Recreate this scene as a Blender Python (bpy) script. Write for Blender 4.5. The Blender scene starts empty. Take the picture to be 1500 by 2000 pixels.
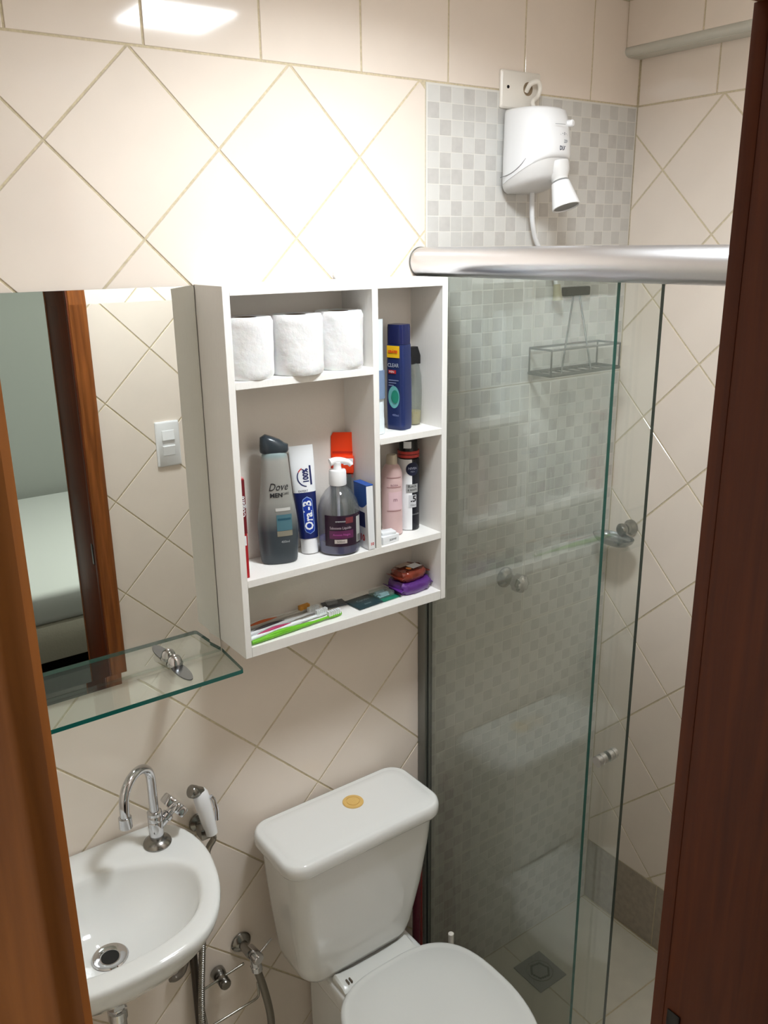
import bpy, bmesh, math, random
from mathutils import Vector, Matrix
random.seed(7)
S = bpy.context.scene
C = S.collection
PI = math.pi

# ------------------------------------------------------------------ camera
cam_d = bpy.data.cameras.new('camera'); cam = bpy.data.objects.new('camera', cam_d); C.objects.link(cam)
CAM = Vector((-0.5502, -1.4229, 1.9205))
yaw, pitch, roll = 0.6240, 0.3006, -0.0129
fw = Vector((math.sin(yaw)*math.cos(pitch), math.cos(yaw)*math.cos(pitch), -math.sin(pitch)))
rt = Vector((math.cos(yaw), -math.sin(yaw), 0)); up = rt.cross(fw)
r2 = rt*math.cos(roll) + up*math.sin(roll); u2 = -rt*math.sin(roll) + up*math.cos(roll)
cam.matrix_world = Matrix(((r2.x, u2.x, -fw.x, CAM.x), (r2.y, u2.y, -fw.y, CAM.y), (r2.z, u2.z, -fw.z, CAM.z), (0, 0, 0, 1)))
cam_d.sensor_fit = 'HORIZONTAL'; cam_d.sensor_width = 36; cam_d.lens = 36*1683.77/1500
cam_d.clip_start = 0.02
S.camera = cam
# ------------------------------------------------------------------ world, exposure
w = bpy.data.worlds.new('world'); S.world = w; w.use_nodes = True
w.node_tree.nodes['Background'].inputs[0].default_value = (0.75, 0.82, 0.9, 1)
w.node_tree.nodes['Background'].inputs[1].default_value = 0.15
S.view_settings.view_transform = 'Standard'; S.view_settings.look = 'None'
S.view_settings.exposure = 0.0; S.view_settings.gamma = 1; S.view_settings.use_curve_mapping = False
LAMP_POWER = 8.8       # watts of the bathroom panel
LAMP_GLOW = 6.5        # brightness of its white diffuser
lamp_light = bpy.data.lights.new('panel_light', 'AREA'); lamp_light.shape = 'SQUARE'; lamp_light.size = .20; lamp_light.energy = LAMP_POWER
lamp_light.spread = math.radians(163); lamp_light.color = (.88, .95, 1)
lo = bpy.data.objects.new('panel_light', lamp_light); lo.location = (.335, -.566, 2.4030); C.objects.link(lo)
BED_POWER = 200.0

# ------------------------------------------------------------------ materials
def lin(c):
    return tuple((x/255/12.92 if x/255 <= .04045 else ((x/255+.055)/1.055)**2.4) for x in c)
def mat(name, col, rough=.5, metal=0, bump=0, scale=30, var=0, coat=0, emis=0, trans=0, ior=1.45, alpha=1, rand=0, aniso=None, subs=0, spec=.5):
    m = bpy.data.materials.new(name); m.use_nodes = True
    n = m.node_tree.nodes; l = m.node_tree.links; p = n['Principled BSDF']
    c = lin(col); p.inputs['Base Color'].default_value = (*c, 1)
    p.inputs['Roughness'].default_value = rough; p.inputs['Metallic'].default_value = metal
    p.inputs['Coat Weight'].default_value = coat; p.inputs['Coat Roughness'].default_value = .08
    p.inputs['Transmission Weight'].default_value = trans; p.inputs['IOR'].default_value = ior
    p.inputs['Alpha'].default_value = alpha; p.inputs['Specular IOR Level'].default_value = spec
    if subs: p.inputs['Subsurface Weight'].default_value = subs; p.inputs['Subsurface Scale'].default_value = .01
    if emis:
        p.inputs['Emission Color'].default_value = (*c, 1); p.inputs['Emission Strength'].default_value = emis
    tc = n.new('ShaderNodeTexCoord')
    mp = n.new('ShaderNodeMapping'); l.new(tc.outputs['Object'], mp.inputs[0])
    if aniso: mp.inputs['Scale'].default_value = aniso
    if var or rand:
        nz = n.new('ShaderNodeTexNoise'); nz.inputs['Scale'].default_value = scale; nz.inputs['Detail'].default_value = 4
        l.new(mp.outputs[0], nz.inputs['Vector'])
        hs = n.new('ShaderNodeHueSaturation'); hs.inputs['Color'].default_value = (*c, 1)
        mr = n.new('ShaderNodeMapRange'); mr.inputs[1].default_value = .3; mr.inputs[2].default_value = .7
        mr.inputs[3].default_value = 1-var; mr.inputs[4].default_value = 1+var
        l.new(nz.outputs[0], mr.inputs[0])
        out = mr.outputs[0]
        if rand:
            oi = n.new('ShaderNodeObjectInfo'); m2 = n.new('ShaderNodeMapRange')
            m2.inputs[3].default_value = 1-rand; m2.inputs[4].default_value = 1+rand
            l.new(oi.outputs['Random'], m2.inputs[0])
            mu = n.new('ShaderNodeMath'); mu.operation = 'MULTIPLY'; l.new(out, mu.inputs[0]); l.new(m2.outputs[0], mu.inputs[1]); out = mu.outputs[0]
        l.new(out, hs.inputs['Value']); l.new(hs.outputs[0], p.inputs['Base Color'])
    if bump:
        nb = n.new('ShaderNodeTexNoise'); nb.inputs['Scale'].default_value = scale; nb.inputs['Detail'].default_value = 5
        l.new(mp.outputs[0], nb.inputs['Vector'])
        b = n.new('ShaderNodeBump'); b.inputs['Strength'].default_value = bump; b.inputs['Distance'].default_value = .002
        l.new(nb.outputs[0], b.inputs['Height']); l.new(b.outputs[0], p.inputs['Normal'])
    return m
def glass_mat(name, tint, veil=.02, f0=.055, rough=0.0):
    "thin clear sheet: tinted straight-through light plus a Schlick reflection"
    m = bpy.data.materials.new(name); m.use_nodes = True
    n = m.node_tree.nodes; l = m.node_tree.links; n.clear()
    out = n.new('ShaderNodeOutputMaterial'); tr = n.new('ShaderNodeBsdfTransparent'); tr.inputs[0].default_value = (*tint, 1)
    gl = n.new('ShaderNodeBsdfGlossy'); gl.inputs['Roughness'].default_value = rough
    df = n.new('ShaderNodeBsdfDiffuse'); df.inputs[0].default_value = (.62, .68, .64, 1)
    g = n.new('ShaderNodeNewGeometry'); d = n.new('ShaderNodeVectorMath'); d.operation = 'DOT_PRODUCT'
    l.new(g.outputs['Incoming'], d.inputs[0]); l.new(g.outputs['Normal'], d.inputs[1])
    def ma(op, a, b=None, c=None):
        x = n.new('ShaderNodeMath'); x.operation = op
        for i, v in enumerate((a, b, c)):
            if v is None: continue
            if isinstance(v, (int, float)): x.inputs[i].default_value = v
            else: l.new(v, x.inputs[i])
        return x.outputs[0]
    f = ma('MULTIPLY_ADD', ma('POWER', ma('SUBTRACT', 1.0, ma('ABSOLUTE', d.outputs['Value'])), 5.0), 1-f0, f0)
    m1 = n.new('ShaderNodeMixShader'); m1.inputs[0].default_value = veil
    l.new(tr.outputs[0], m1.inputs[1]); l.new(df.outputs[0], m1.inputs[2])
    m2 = n.new('ShaderNodeMixShader'); l.new(f, m2.inputs[0]); l.new(m1.outputs[0], m2.inputs[1]); l.new(gl.outputs[0], m2.inputs[2])
    l.new(m2.outputs[0], out.inputs[0])
    return m
def wood_mat(name, c1, c2, rough=.28):
    m = bpy.data.materials.new(name); m.use_nodes = True
    n = m.node_tree.nodes; l = m.node_tree.links; p = n['Principled BSDF']
    tc = n.new('ShaderNodeTexCoord'); mp = n.new('ShaderNodeMapping'); mp.inputs['Scale'].default_value = (1, 1, .06)
    l.new(tc.outputs['Object'], mp.inputs[0])
    nz = n.new('ShaderNodeTexNoise'); nz.inputs['Scale'].default_value = 90; nz.inputs['Detail'].default_value = 6; nz.inputs['Distortion'].default_value = .4
    l.new(mp.outputs[0], nz.inputs['Vector'])
    cr = n.new('ShaderNodeValToRGB'); cr.color_ramp.elements[0].position = .3; cr.color_ramp.elements[1].position = .72
    cr.color_ramp.elements[0].color = (*lin(c1), 1); cr.color_ramp.elements[1].color = (*lin(c2), 1)
    l.new(nz.outputs[0], cr.inputs[0]); l.new(cr.outputs[0], p.inputs['Base Color'])
    p.inputs['Roughness'].default_value = rough; p.inputs['Coat Weight'].default_value = .10; p.inputs['Coat Roughness'].default_value = .2; p.inputs['Specular IOR Level'].default_value = .3
    return m

M = {}
M['tile'] = mat('cream_glazed_tile', (240, 227, 214), .08, bump=.03, scale=9, var=.02, rand=.018)
M['grout'] = mat('yellowed_grout', (212, 198, 168), .9, bump=.4, scale=200, var=.12)
M['mos_l'] = mat('mosaic_light', (216, 214, 209), .3, var=.02, rand=.01)
M['mos_g'] = mat('mosaic_grey', (199, 196, 191), .3, var=.05, scale=60)
M['mos_p'] = mat('mosaic_pale_grey', (204, 202, 197), .3, var=.03, scale=60)
M['mos_e'] = mat('mosaic_joint', (226, 223, 216), .4)
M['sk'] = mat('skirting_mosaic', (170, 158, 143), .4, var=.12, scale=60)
M['floor'] = mat('floor_tile', (226, 221, 207), .3, var=.05, scale=14, rand=.02)
M['ceil'] = mat('ceiling_paint', (240, 236, 228), .9, bump=.1, scale=150)
M['alu'] = mat('brushed_aluminium', (222, 222, 226), .3, 1, bump=.05, scale=120, aniso=(1, .02, 1))
M['alud'] = mat('grey_profile', (135, 138, 136), .35, 1)
M['chrome'] = mat('chrome', (205, 205, 208), .07, 1)
M['chromed'] = mat('satin_chrome', (150, 148, 144), .22, 1)
M['wood'] = wood_mat('varnished_wood', (112, 60, 21), (152, 88, 38), .4)
M['jamb'] = wood_mat('shaded_jamb_wood', (82, 32, 5), (106, 46, 9), .5)  # same wood as the casings, with the jamb's shade painted into its colour
M['groove'] = mat('dark_groove', (50, 24, 10), .5)
M['glass'] = glass_mat('shower_glass', (.962, .982, .968), .055)
M['shelfglass'] = glass_mat('shelf_glass', (.93, .965, .945), .015, .07)
M['edge'] = mat('glass_edge', (24, 92, 84), .12, spec=.8)
M['edged'] = mat('glass_edge_dark', (24, 52, 48), .12, spec=.8)
M['mirror'] = mat('silvered_mirror', (238, 240, 236), .0, 1)
M['black'] = mat('black_plastic', (22, 22, 24), .3)
M['cab'] = mat('white_textured_board', (240, 237, 232), .45, bump=.12, scale=260, var=.012, aniso=(1, 1, .2))
M['cabback'] = mat('cabinet_back_board', (236, 229, 220), .5, bump=.1, scale=260)
M['china'] = mat('white_porcelain', (236, 236, 233), .08, coat=.3, spec=.6)
M['seat'] = mat('seat_plastic', (226, 226, 221), .22)
M['button'] = mat('yellowed_button', (226, 186, 110), .3)
M['plastic'] = mat('white_plastic', (240, 240, 241), .22)
M['cream'] = mat('cream_plastic', (240, 234, 224), .3)
M['paper'] = mat('tissue_paper', (228, 227, 226), .95, bump=1.6, scale=38, subs=.15)
M['card'] = mat('cardboard_core', (120, 100, 82), .9)
M['grey_t'] = mat('switch_line', (150, 150, 150), .6)
M['red'] = mat('red_plastic', (112, 16, 20), .25)
M['print'] = mat('small_grey_print', (70, 72, 90), .6)

# ------------------------------------------------------------------ helpers
def tagp(o, label=None, cat=None, group=None, kind=None):
    if label: o['label'] = label
    if cat: o['category'] = cat
    if group: o['group'] = group
    if kind: o['kind'] = kind
    return o
def empty(name, loc, label=None, cat=None, group=None, rz=0, kind=None):
    o = bpy.data.objects.new(name, None); C.objects.link(o); o.empty_display_size = .02
    o.location = loc; o.rotation_euler = (0, 0, rz); tagp(o, label, cat, group, kind)
    return o
def link(name, me, parent=None, loc=None):
    o = bpy.data.objects.new(name, me); C.objects.link(o)
    if parent: o.parent = parent
    if loc is not None: o.location = loc
    return o
def fin(bm, name, mats, parent=None, loc=None, smooth=None):
    me = bpy.data.meshes.new(name)
    bmesh.ops.recalc_face_normals(bm, faces=bm.faces[:])
    bm.to_mesh(me); bm.free()
    if not isinstance(mats, (list, tuple)): mats = [mats]
    for m in mats: me.materials.append(m)
    if smooth is not None:
        for p in me.polygons: p.use_smooth = True
        me.set_sharp_from_angle(angle=math.radians(smooth))
    return link(name, me, parent, loc)
def box(bm, x0, x1, y0, y1, z0, z1, bev=0, seg=2, mi=0):
    r = bmesh.ops.create_cube(bm, size=1)
    vs = r['verts']
    for v in vs:
        v.co = Vector(((x0+x1)/2 + v.co.x*(x1-x0), (y0+y1)/2 + v.co.y*(y1-y0), (z0+z1)/2 + v.co.z*(z1-z0)))
    fs = list({f for v in vs for f in v.link_faces})
    for f in fs: f.material_index = mi
    if bev:
        es = list({e for v in vs for e in v.link_edges})
        bmesh.ops.bevel(bm, geom=es, offset=bev, segments=seg, affect='EDGES', profile=.5, material=-1)
def bx(name, m, parent, x0, x1, y0, y1, z0, z1, bev=0, seg=2, loc=None):
    bm = bmesh.new(); box(bm, x0, x1, y0, y1, z0, z1, bev, seg)
    return fin(bm, name, m, parent, loc, smooth=40 if bev else None)
def loft(bm, rings, cap0=True, cap1=True, closed=True, mi=0):
    vv = [[bm.verts.new(p) for p in r] for r in rings]
    n = len(rings[0])
    for a, b in zip(vv, vv[1:]):
        for i in range(n if closed else n-1):
            j = (i+1) % n
            try:
                f = bm.faces.new((a[i], a[j], b[j], b[i])); f.material_index = mi
            except ValueError: pass
    if cap0:
        f = bm.faces.new(vv[0][::-1]); f.material_index = mi
    if cap1:
        f = bm.faces.new(vv[-1]); f.material_index = mi
    return vv
def circ(c, r, n, ax=Vector((0, 0, 1)), ry=None):
    ax = Vector(ax).normalized()
    a = ax.orthogonal().normalized()
    if abs(ax.z) > .99: a = Vector((1, 0, 0))
    b = ax.cross(a)
    ry = ry or r
    return [Vector(c) + a*r*math.cos(2*PI*i/n) + b*ry*math.sin(2*PI*i/n) for i in range(n)]
def lathe(bm, prof, c=(0, 0, 0), ax=(0, 0, 1), n=24, mi=0, cap0=True, cap1=True, sq=None):
    "prof: (radius, height) along axis"
    ax = Vector(ax).normalized(); c = Vector(c)
    rings = [circ(c + ax*h, max(r, 1e-4), n, ax, (max(r, 1e-4)*sq if sq else None)) for r, h in prof]
    loft(bm, rings, cap0, cap1, mi=mi)
def smooth_path(pts, k=6):
    pts = [Vector(p) for p in pts]; out = []
    P = [pts[0]*2-pts[1]] + pts + [pts[-1]*2-pts[-2]]
    for i in range(1, len(P)-2):
        a, b, c, d = P[i-1:i+3]
        for t in range(k):
            t /= k
            out.append(.5*((2*b) + (c-a)*t + (2*a-5*b+4*c-d)*t*t + (-a+3*b-3*c+d)*t**3))
    out.append(pts[-1]); return out
def tube(bm, pts, r, n=10, mi=0, rad=None, closed=False):
    pts = [Vector(p) for p in pts]
    t0 = (pts[1]-pts[0]).normalized(); a = t0.orthogonal().normalized(); rings = []
    for i, p in enumerate(pts):
        if i == 0: t = pts[1]-pts[0]
        elif i == len(pts)-1: t = pts[-1]-pts[-2]
        else: t = pts[i+1]-pts[i-1]
        t.normalize(); a = (a - t*a.dot(t)).normalized(); b = t.cross(a)
        rr = rad(i/(len(pts)-1)) if rad else r
        rings.append([p + a*rr*math.cos(2*PI*j/n) + b*rr*math.sin(2*PI*j/n) for j in range(n)])
    loft(bm, rings, mi=mi)
def rrect(cx, cy, hx, hy, r, z, k=5):
    out = []
    for (sx, sy, a0) in ((1, 1, 0), (-1, 1, 90), (-1, -1, 180), (1, -1, 270)):
        for i in range(k+1):
            a = math.radians(a0 + 90*i/k)
            out.append(Vector((cx + sx*(hx-r) + r*math.cos(a), cy + sy*(hy-r) + r*math.sin(a), z)))
    return out
def sell(cx, cy, hx, hy, z, n=32, e=2.4):
    out = []
    for i in range(n):
        a = 2*PI*i/n; c, s = math.cos(a), math.sin(a)
        out.append(Vector((cx + hx*math.copysign(abs(c)**(2/e), c), cy + hy*math.copysign(abs(s)**(2/e), s), z)))
    return out
_fc = {}
def text_mesh(s, size, shear=0, bold=0):
    key = (s, size, shear, bold)
    if key in _fc: return _fc[key]
    cu = bpy.data.curves.new('lettering_curve', 'FONT'); cu.body = s; cu.size = size; cu.align_x = 'CENTER'; cu.align_y = 'CENTER'
    cu.shear = shear; cu.resolution_u = 2; cu.offset = bold
    o = bpy.data.objects.new('lettering_tmp', cu); C.objects.link(o)
    dg = bpy.context.evaluated_depsgraph_get(); dg.update()
    me = bpy.data.meshes.new_from_object(o.evaluated_get(dg))
    vs = [v.co.copy() for v in me.vertices]; fs = [tuple(p.vertices) for p in me.polygons]
    bpy.data.objects.remove(o); bpy.data.curves.remove(cu); bpy.data.meshes.remove(me)
    _fc[key] = (vs, fs); return _fc[key]
def lettering(s, size, m, parent, fmap, rot=0, shear=0, bold=0, at=(0, 0), sx=1, name='lettering', on=None):
    parent = on or parent
    vs, fs = text_mesh(s, size, shear, bold); c, sn = math.cos(rot), math.sin(rot)
    me = bpy.data.meshes.new(name)
    me.from_pydata([tuple(fmap(at[0] + v.x*sx*c - v.y*sn, at[1] + v.x*sx*sn + v.y*c)) for v in vs], [], fs)
    me.materials.append(m)
    return link(name, me, parent)
def patch(name, m, parent, fmap, u0, u1, v0, v1, nu=8, nv=2, shape=None):
    "a printed patch laid on a surface; shape(s,t) may reshape the unit square"
    bm = bmesh.new(); g = []
    for j in range(nv+1):
        row = []
        for i in range(nu+1):
            s, t = i/nu, j/nv
            if shape: s, t = shape(s, t)
            row.append(bm.verts.new(fmap(u0+(u1-u0)*s, v0+(v1-v0)*t)))
        g.append(row)
    for j in range(nv):
        for i in range(nu): bm.faces.new((g[j][i], g[j][i+1], g[j+1][i+1], g[j+1][i]))
    return fin(bm, name, m, parent, smooth=60)
def disc_shape(s, t):
    x, y = 2*s-1, 2*t-1
    return ((x*math.sqrt(max(0, 1-y*y/2))+1)/2, (y*math.sqrt(max(0, 1-x*x/2))+1)/2)
def cyl_map(r, ang0=-PI/2, cx=0, cy=0, off=.0004, hy=None):
    "u runs along the girth (metres), v is height; ang0 is where u=0 sits"
    hy = hy or r
    def f(u, v):
        a = ang0 + u/r
        return Vector((cx + (r+off)*math.cos(a), cy + (hy+off)*math.sin(a), v))
    return f
def plane_map(o, U, V, off=0):
    o, U, V = Vector(o), Vector(U).normalized(), Vector(V).normalized(); N = U.cross(V)
    return lambda u, v: o + U*u + V*v + N*off

# ------------------------------------------------------------------ room shell
XW, YF, YB, XL, ZC = 1.213, -.985, -1.17, -.60, 2.43
D = .286; ZT = 2.219
def shell(name, x0, x1, y0, y1, z0, z1, m, label=None):
    o = bx(name, m, None, x0, x1, y0, y1, z0, z1); tagp(o, kind='structure', label=label); return o
wall_back = shell('wall_back', XL-.1, XW+.1, .0015, .10, -.05, 2.62, M['grout'], 'back bathroom wall of cream diamond tiles')
wall_right = shell('wall_right', XW+.0015, XW+.1, -.9865, .0015, -.05, 2.62, M['grout'], 'right shower wall of cream diamond tiles')
wall_left = shell('wall_left', XL-.1, XL-.0015, YF, .0015, -.05, 2.62, M['grout'], 'left bathroom wall beside the basin')
# wall with the doorway: one mesh of three blocks
OX0, OX1, OZ = -.499, .142, 2.10
bm = bmesh.new()
box(bm, -2.0, OX0-.018, YB, YF-.0015, -.05, 2.62); box(bm, OX1+.018, 2.0, YB, YF-.0015, -.05, 2.62); box(bm, OX0-.018, OX1+.018, YB, YF-.0015, OZ+.018, 2.62)
paint_b = mat('bedroom_wall_paint', (160, 163, 158), .85, bump=.05, scale=120)
wall_front = fin(bm, 'wall_front', [M['grout'], paint_b]); tagp(wall_front, kind='structure', label='wall around the doorway, tiled on the bathroom side')
for p in wall_front.data.polygons:
    if p.normal.y < -.5: p.material_index = 1
ceiling = shell('ceiling', XL-.1, XW+.1, YF, .10, ZC, ZC+.08, M['ceil'], 'white bathroom ceiling')
floor = shell('floor', XL-.1, XW+.1, YB, .1, -.08, -.0015, M['grout'], 'bathroom floor of beige tiles')

def clip(poly, n, d):      # keep n.p <= d
    out = []
    for i in range(len(poly)):
        a, b = poly[i], poly[(i+1) % len(poly)]
        da, db = n[0]*a[0]+n[1]*a[1]-d, n[0]*b[0]+n[1]*b[1]-d
        if da <= 0: out.append(a)
        if da*db < 0:
            t = da/(da-db); out.append((a[0]+(b[0]-a[0])*t, a[1]+(b[1]-a[1])*t))
    return out
def area(p):
    return .5*sum(p[i][0]*p[(i+1) % len(p)][1]-p[(i+1) % len(p)][0]*p[i][1] for i in range(len(p)))
def inset(p, k):
    # offset every edge of a convex ccw polygon inward
    q = p
    for i in range(len(p)):
        a, b = p[i], p[(i+1) % len(p)]
        dx, dy = b[0]-a[0], b[1]-a[1]; L = math.hypot(dx, dy)
        if L < 1e-7: continue
        nx, ny = dy/L, -dx/L
        q = clip(q, (nx, ny), nx*a[0]+ny*a[1]-k)
        if len(q) < 3: return []
    return q
def put_tile(parent, poly, org, U, V, gap=.0038, m=None, cache=None, name='wall_tile', key=None):
    if len(poly) < 3: return
    if area(poly) < 0: poly = poly[::-1]
    if abs(area(poly)) < 1.5e-4: return
    cx = sum(p[0] for p in poly)/len(poly); cy = sum(p[1] for p in poly)/len(poly)
    org, U, V = Vector(org), Vector(U), Vector(V); N = U.cross(V)
    loc = org + U*cx + V*cy
    if key is not None and key in cache: me = cache[key]
    else:
        o = inset(poly, gap/2)
        if len(o) < 3 or abs(area(o)) < 5e-5: return
        oi = inset(o, .0008)
        if len(oi) != len(o): oi = [((x-cx)*.99+cx, (y-cy)*.99+cy) for x, y in o]
        f3 = lambda p, h: U*(p[0]-cx)+V*(p[1]-cy)+N*h
        vs = [f3(p, -.0035) for p in o]+[f3(p, -.0007) for p in o]+[f3(p, 0) for p in oi]
        k = len(o); fs = [tuple(range(2*k, 3*k))]
        for L in (0, k):
            for i in range(k): fs.append((L+i, L+(i+1) % k, L+k+(i+1) % k, L+k+i))
        me = bpy.data.meshes.new(name); me.from_pydata([tuple(v) for v in vs], [], fs); me.materials.append(m or M['tile'])
        if key is not None: cache[key] = me
    return link(name, me, parent, loc)
def rect_clip(poly, u0, u1, v0, v1):
    for n, d in (((1, 0), u1), ((-1, 0), -u0), ((0, 1), v1), ((0, -1), -v0)):
        poly = clip(poly, n, d)
        if len(poly) < 3: return []
    return poly
def diamond_field(parent, org, U, V, u0, u1, v0, v1, ku, holes=(), bottom_row=False):
    "diamonds hang from the line v=ZT, apexes at u = ku + k*D"
    cache = {}; h = D/2
    for j in range(0, 17):
        for i in range(-14, 15):
            if (i+j) % 2 == 0: continue
            cu, cv = ku + i*h, ZT - j*h
            poly = [(cu-h, cv), (cu, cv-h), (cu+h, cv), (cu, cv+h)]
            q = rect_clip(poly, u0, u1, v0, v1)
            if not q: continue
            full = len(q) == 4 and abs(abs(area(q)) - 2*h*h) < 1e-6
            pieces = [q]
            for (a, b, c, d) in holes:   # cut an opening out: keep the parts left, right, above
                if cu+h < a or cu-h > b or cv+h < c or cv-h > d: continue
                nx = []
                for pc in pieces:
                    nx += [rect_clip(pc, u0, a, v0, v1), rect_clip(pc, b, u1, v0, v1), rect_clip(pc, a, b, d, v1)]
                pieces = [x for x in nx if len(x) > 2]; full = False
            for pc in pieces: put_tile(parent, pc, org, U, V, cache=cache, key='full' if full else None)
def rect_row(parent, org, U, V, u0, u1, v0, v1, ku, pitch=.2052, m=None, name='wall_tile'):
    k = math.floor((u0-ku)/pitch)
    while ku+k*pitch < u1:
        a, b = max(u0, ku+k*pitch), min(u1, ku+(k+1)*pitch); k += 1
        if b-a > .006: put_tile(parent, [(a, v0), (b, v0), (b, v1), (a, v1)], org, U, V, m=m, name=name)
XM = .5865
# back wall: U=+x, V=+z, normal = U x V = -y
diamond_field(wall_back, (0, 0, 0), (1, 0, 0), (0, 0, 1), XL, XM, 0, ZT, 0)
rect_row(wall_back, (0, 0, 0), (1, 0, 0), (0, 0, 1), XL, XW, ZT, ZC, .0265)
# right wall: U = -y, V = z, normal = (-y) x z = -x
diamond_field(wall_right, (XW, 0, 0), (0, -1, 0), (0, 0, 1), 0, -YF, .205, ZT, .2265)
rect_row(wall_right, (XW, 0, 0), (0, -1, 0), (0, 0, 1), 0, -YF, ZT, ZC, .207)
# skirting band of mosaic on the right wall
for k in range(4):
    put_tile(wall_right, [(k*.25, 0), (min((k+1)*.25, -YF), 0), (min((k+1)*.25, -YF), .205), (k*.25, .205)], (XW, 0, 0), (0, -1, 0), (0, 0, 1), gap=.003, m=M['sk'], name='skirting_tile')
# front wall: U = -x, V = z, normal = +y
diamond_field(wall_front, (0, YF, 0), (-1, 0, 0), (0, 0, 1), -XW, -XL, 0, ZT, -.363, holes=[(-OX1-.018, -OX0+.018, 0, OZ+.018)])
rect_row(wall_front, (0, YF, 0), (-1, 0, 0), (0, 0, 1), -XW, -XL, ZT, ZC, .02)
# left wall: U = y, V = z, normal +x
diamond_field(wall_left, (XL, 0, 0), (0, 1, 0), (0, 0, 1), YF, 0, 0, ZT, -.1)
rect_row(wall_left, (XL, 0, 0), (0, 1, 0), (0, 0, 1), YF, 0, ZT, ZC, -.05)
# floor tiles
for i in range(-2, 5):
    for j in range(0, 4):
        q = rect_clip([(.875+(i-3)*.33+.33, -.33*j-.33), (.875+(i-3)*.33+.66, -.33*j-.33), (.875+(i-3)*.33+.66, -.33*j), (.875+(i-3)*.33+.33, -.33*j)], XL, XW, YB+.02, 0)
        if q: put_tile(floor, q, (0, 0, 0), (1, 0, 0), (0, 1, 0), gap=.004, m=M['floor'], name='floor_tile')
q = [(.875+.33, -.33), (XW, -.33), (XW, 0), (.875+.33, 0)]
# mosaic-printed panels in the shower, each a moulded grid of little squares
def mosaic_mesh(wd, ht, nx, ny, ph):
    bm = bmesh.new(); e = .003; cw, ch = (wd-2*e)/nx, (ht-2*e)/ny; g = .0009
    box(bm, 0, wd, -.0002, .003, 0, ht, mi=3)
    for i in range(nx):
        for j in range(ny):
            a, b = e+i*cw+g, e+(i+1)*cw-g; c, d = e+j*ch+g, e+(j+1)*ch-g
            grey = (i+j+ph) % 2 == 0
            mi = 0 if not grey else (1 if random.random() < .6 else 2)
            if not grey and random.random() < .12: mi = 2
            o = [bm.verts.new(p) for p in ((a, -.0002, c), (b, -.0002, c), (b, -.0002, d), (a, -.0002, d))]
            k = .0006
            t = [bm.verts.new(p) for p in ((a+k, -.0005, c+k), (b-k, -.0005, c+k), (b-k, -.0005, d-k), (a+k, -.0005, d-k))]
            for f in [(t[3], t[2], t[1], t[0])]+[(o[s], t[s], t[(s+1) % 4], o[(s+1) % 4]) for s in range(4)]:
                bm.faces.new(f).material_index = mi
    me = bpy.data.meshes.new('mosaic_tile'); bmesh.ops.recalc_face_normals(bm, faces=bm.faces[:]); bm.to_mesh(me); bm.free()
    for m in (M['mos_l'], M['mos_g'], M['mos_p'], M['mos_e']): me.materials.append(m)
    return me
mm = [mosaic_mesh(.3125, .606, 10, 20, 0), mosaic_mesh(.3125, .606, 10, 20, 0)]
ml = [mosaic_mesh(.3125, .394, 10, 13, 0), mosaic_mesh(.3125, .394, 10, 13, 0)]
for c in range(2):
    x = XM + c*.3135
    for k in range(3): link('mosaic_tile', mm[(c+k) % 2], wall_back, (x, 0, ZT-.6075*(k+1)))
    link('mosaic_tile', ml[c], wall_back, (x, 0, .001))
# beam across the shower wall and its grey profile
beam = shell('trim_1', 1.1615, XW, YF, 0, 2.325, ZC, M['grout'], 'tiled beam along the top of the right wall')
rect_row(beam, (1.16, 0, 0), (0, -1, 0), (0, 0, 1), 0, -YF, 2.334, ZC, .198)
bm = bmesh.new(); lathe(bm, [(.011, 0), (.011, -YF)], (1.169, 0, 2.3285), (0, -1, 0), 14); box(bm, 1.169, 1.2125, YF, 0, 2.3165, 2.3245)
tagp(fin(bm, 'trim_2', mat('beam_profile', (205, 203, 192), .35), smooth=40), kind='structure', label='grey metal profile under the tiled beam')

# ------------------------------------------------------------------ doorway
door = empty('door_1', (OX1, YF, 0), 'varnished brown wooden door frame', kind='structure')
def dbx(name, m, x0, x1, y0, y1, z0, z1, bev=.002):
    return bx(name, m, door, x0-OX1, x1-OX1, y0-YF, y1-YF, z0, z1, bev)
dbx('jamb', M['jamb'], OX1-.0, OX1+.018, YB, YF, 0, OZ, .001)
dbx('jamb', M['jamb'], OX0-.018, OX0, YB, YF, 0, OZ, .001)
dbx('jamb_head', M['wood'], OX0-.018, OX1+.018, YB, YF, OZ, OZ+.018, .001)
def casing(x_in, sgn, y, sy, z1):
    "moulded strip: profile across x, run along z"
    prof = [(0, 0), (0, .010), (.003, .0125), (.007, .0125), (.0095, .0113), (.012, .0113), (.016, .0135), (.034, .0145), (.046, .011), (.050, .007), (.050, 0)]
    bm = bmesh.new()
    rings = [[Vector((x_in+sgn*a-OX1, y+sy*b-YF, z)) for a, b in prof] for z in (0, z1)]
    loft(bm, rings)
    return fin(bm, 'casing', M['wood'], door, smooth=35)
casing(OX1+.003, 1, YF, 1, OZ+.05); casing(OX1-.001, 1, YB, -1, OZ+.05)
casing(OX0+.001, -1, YF, 1, OZ+.05); casing(OX0+.0, -1, YB, -1, OZ+.05)
dbx('casing_head', M['wood'], OX0-.05, OX1+.05, YF, YF+.012, OZ, OZ+.05); dbx('casing_head', M['wood'], OX0-.05, OX1+.05, YB-.012, YB, OZ, OZ+.05)
dbx('casing_edge_strip', M['jamb'], OX1-.0006, OX1+.003, YF-.002, YF+.0128, 0, OZ, .0005)  # added strip: gives the casing's brighter inner edge the jamb's painted shade
dbx('strike_plate', M['black'], OX1-.0015, OX1, -1.008, -.992, 1.04, 1.103, .0006)

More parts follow.
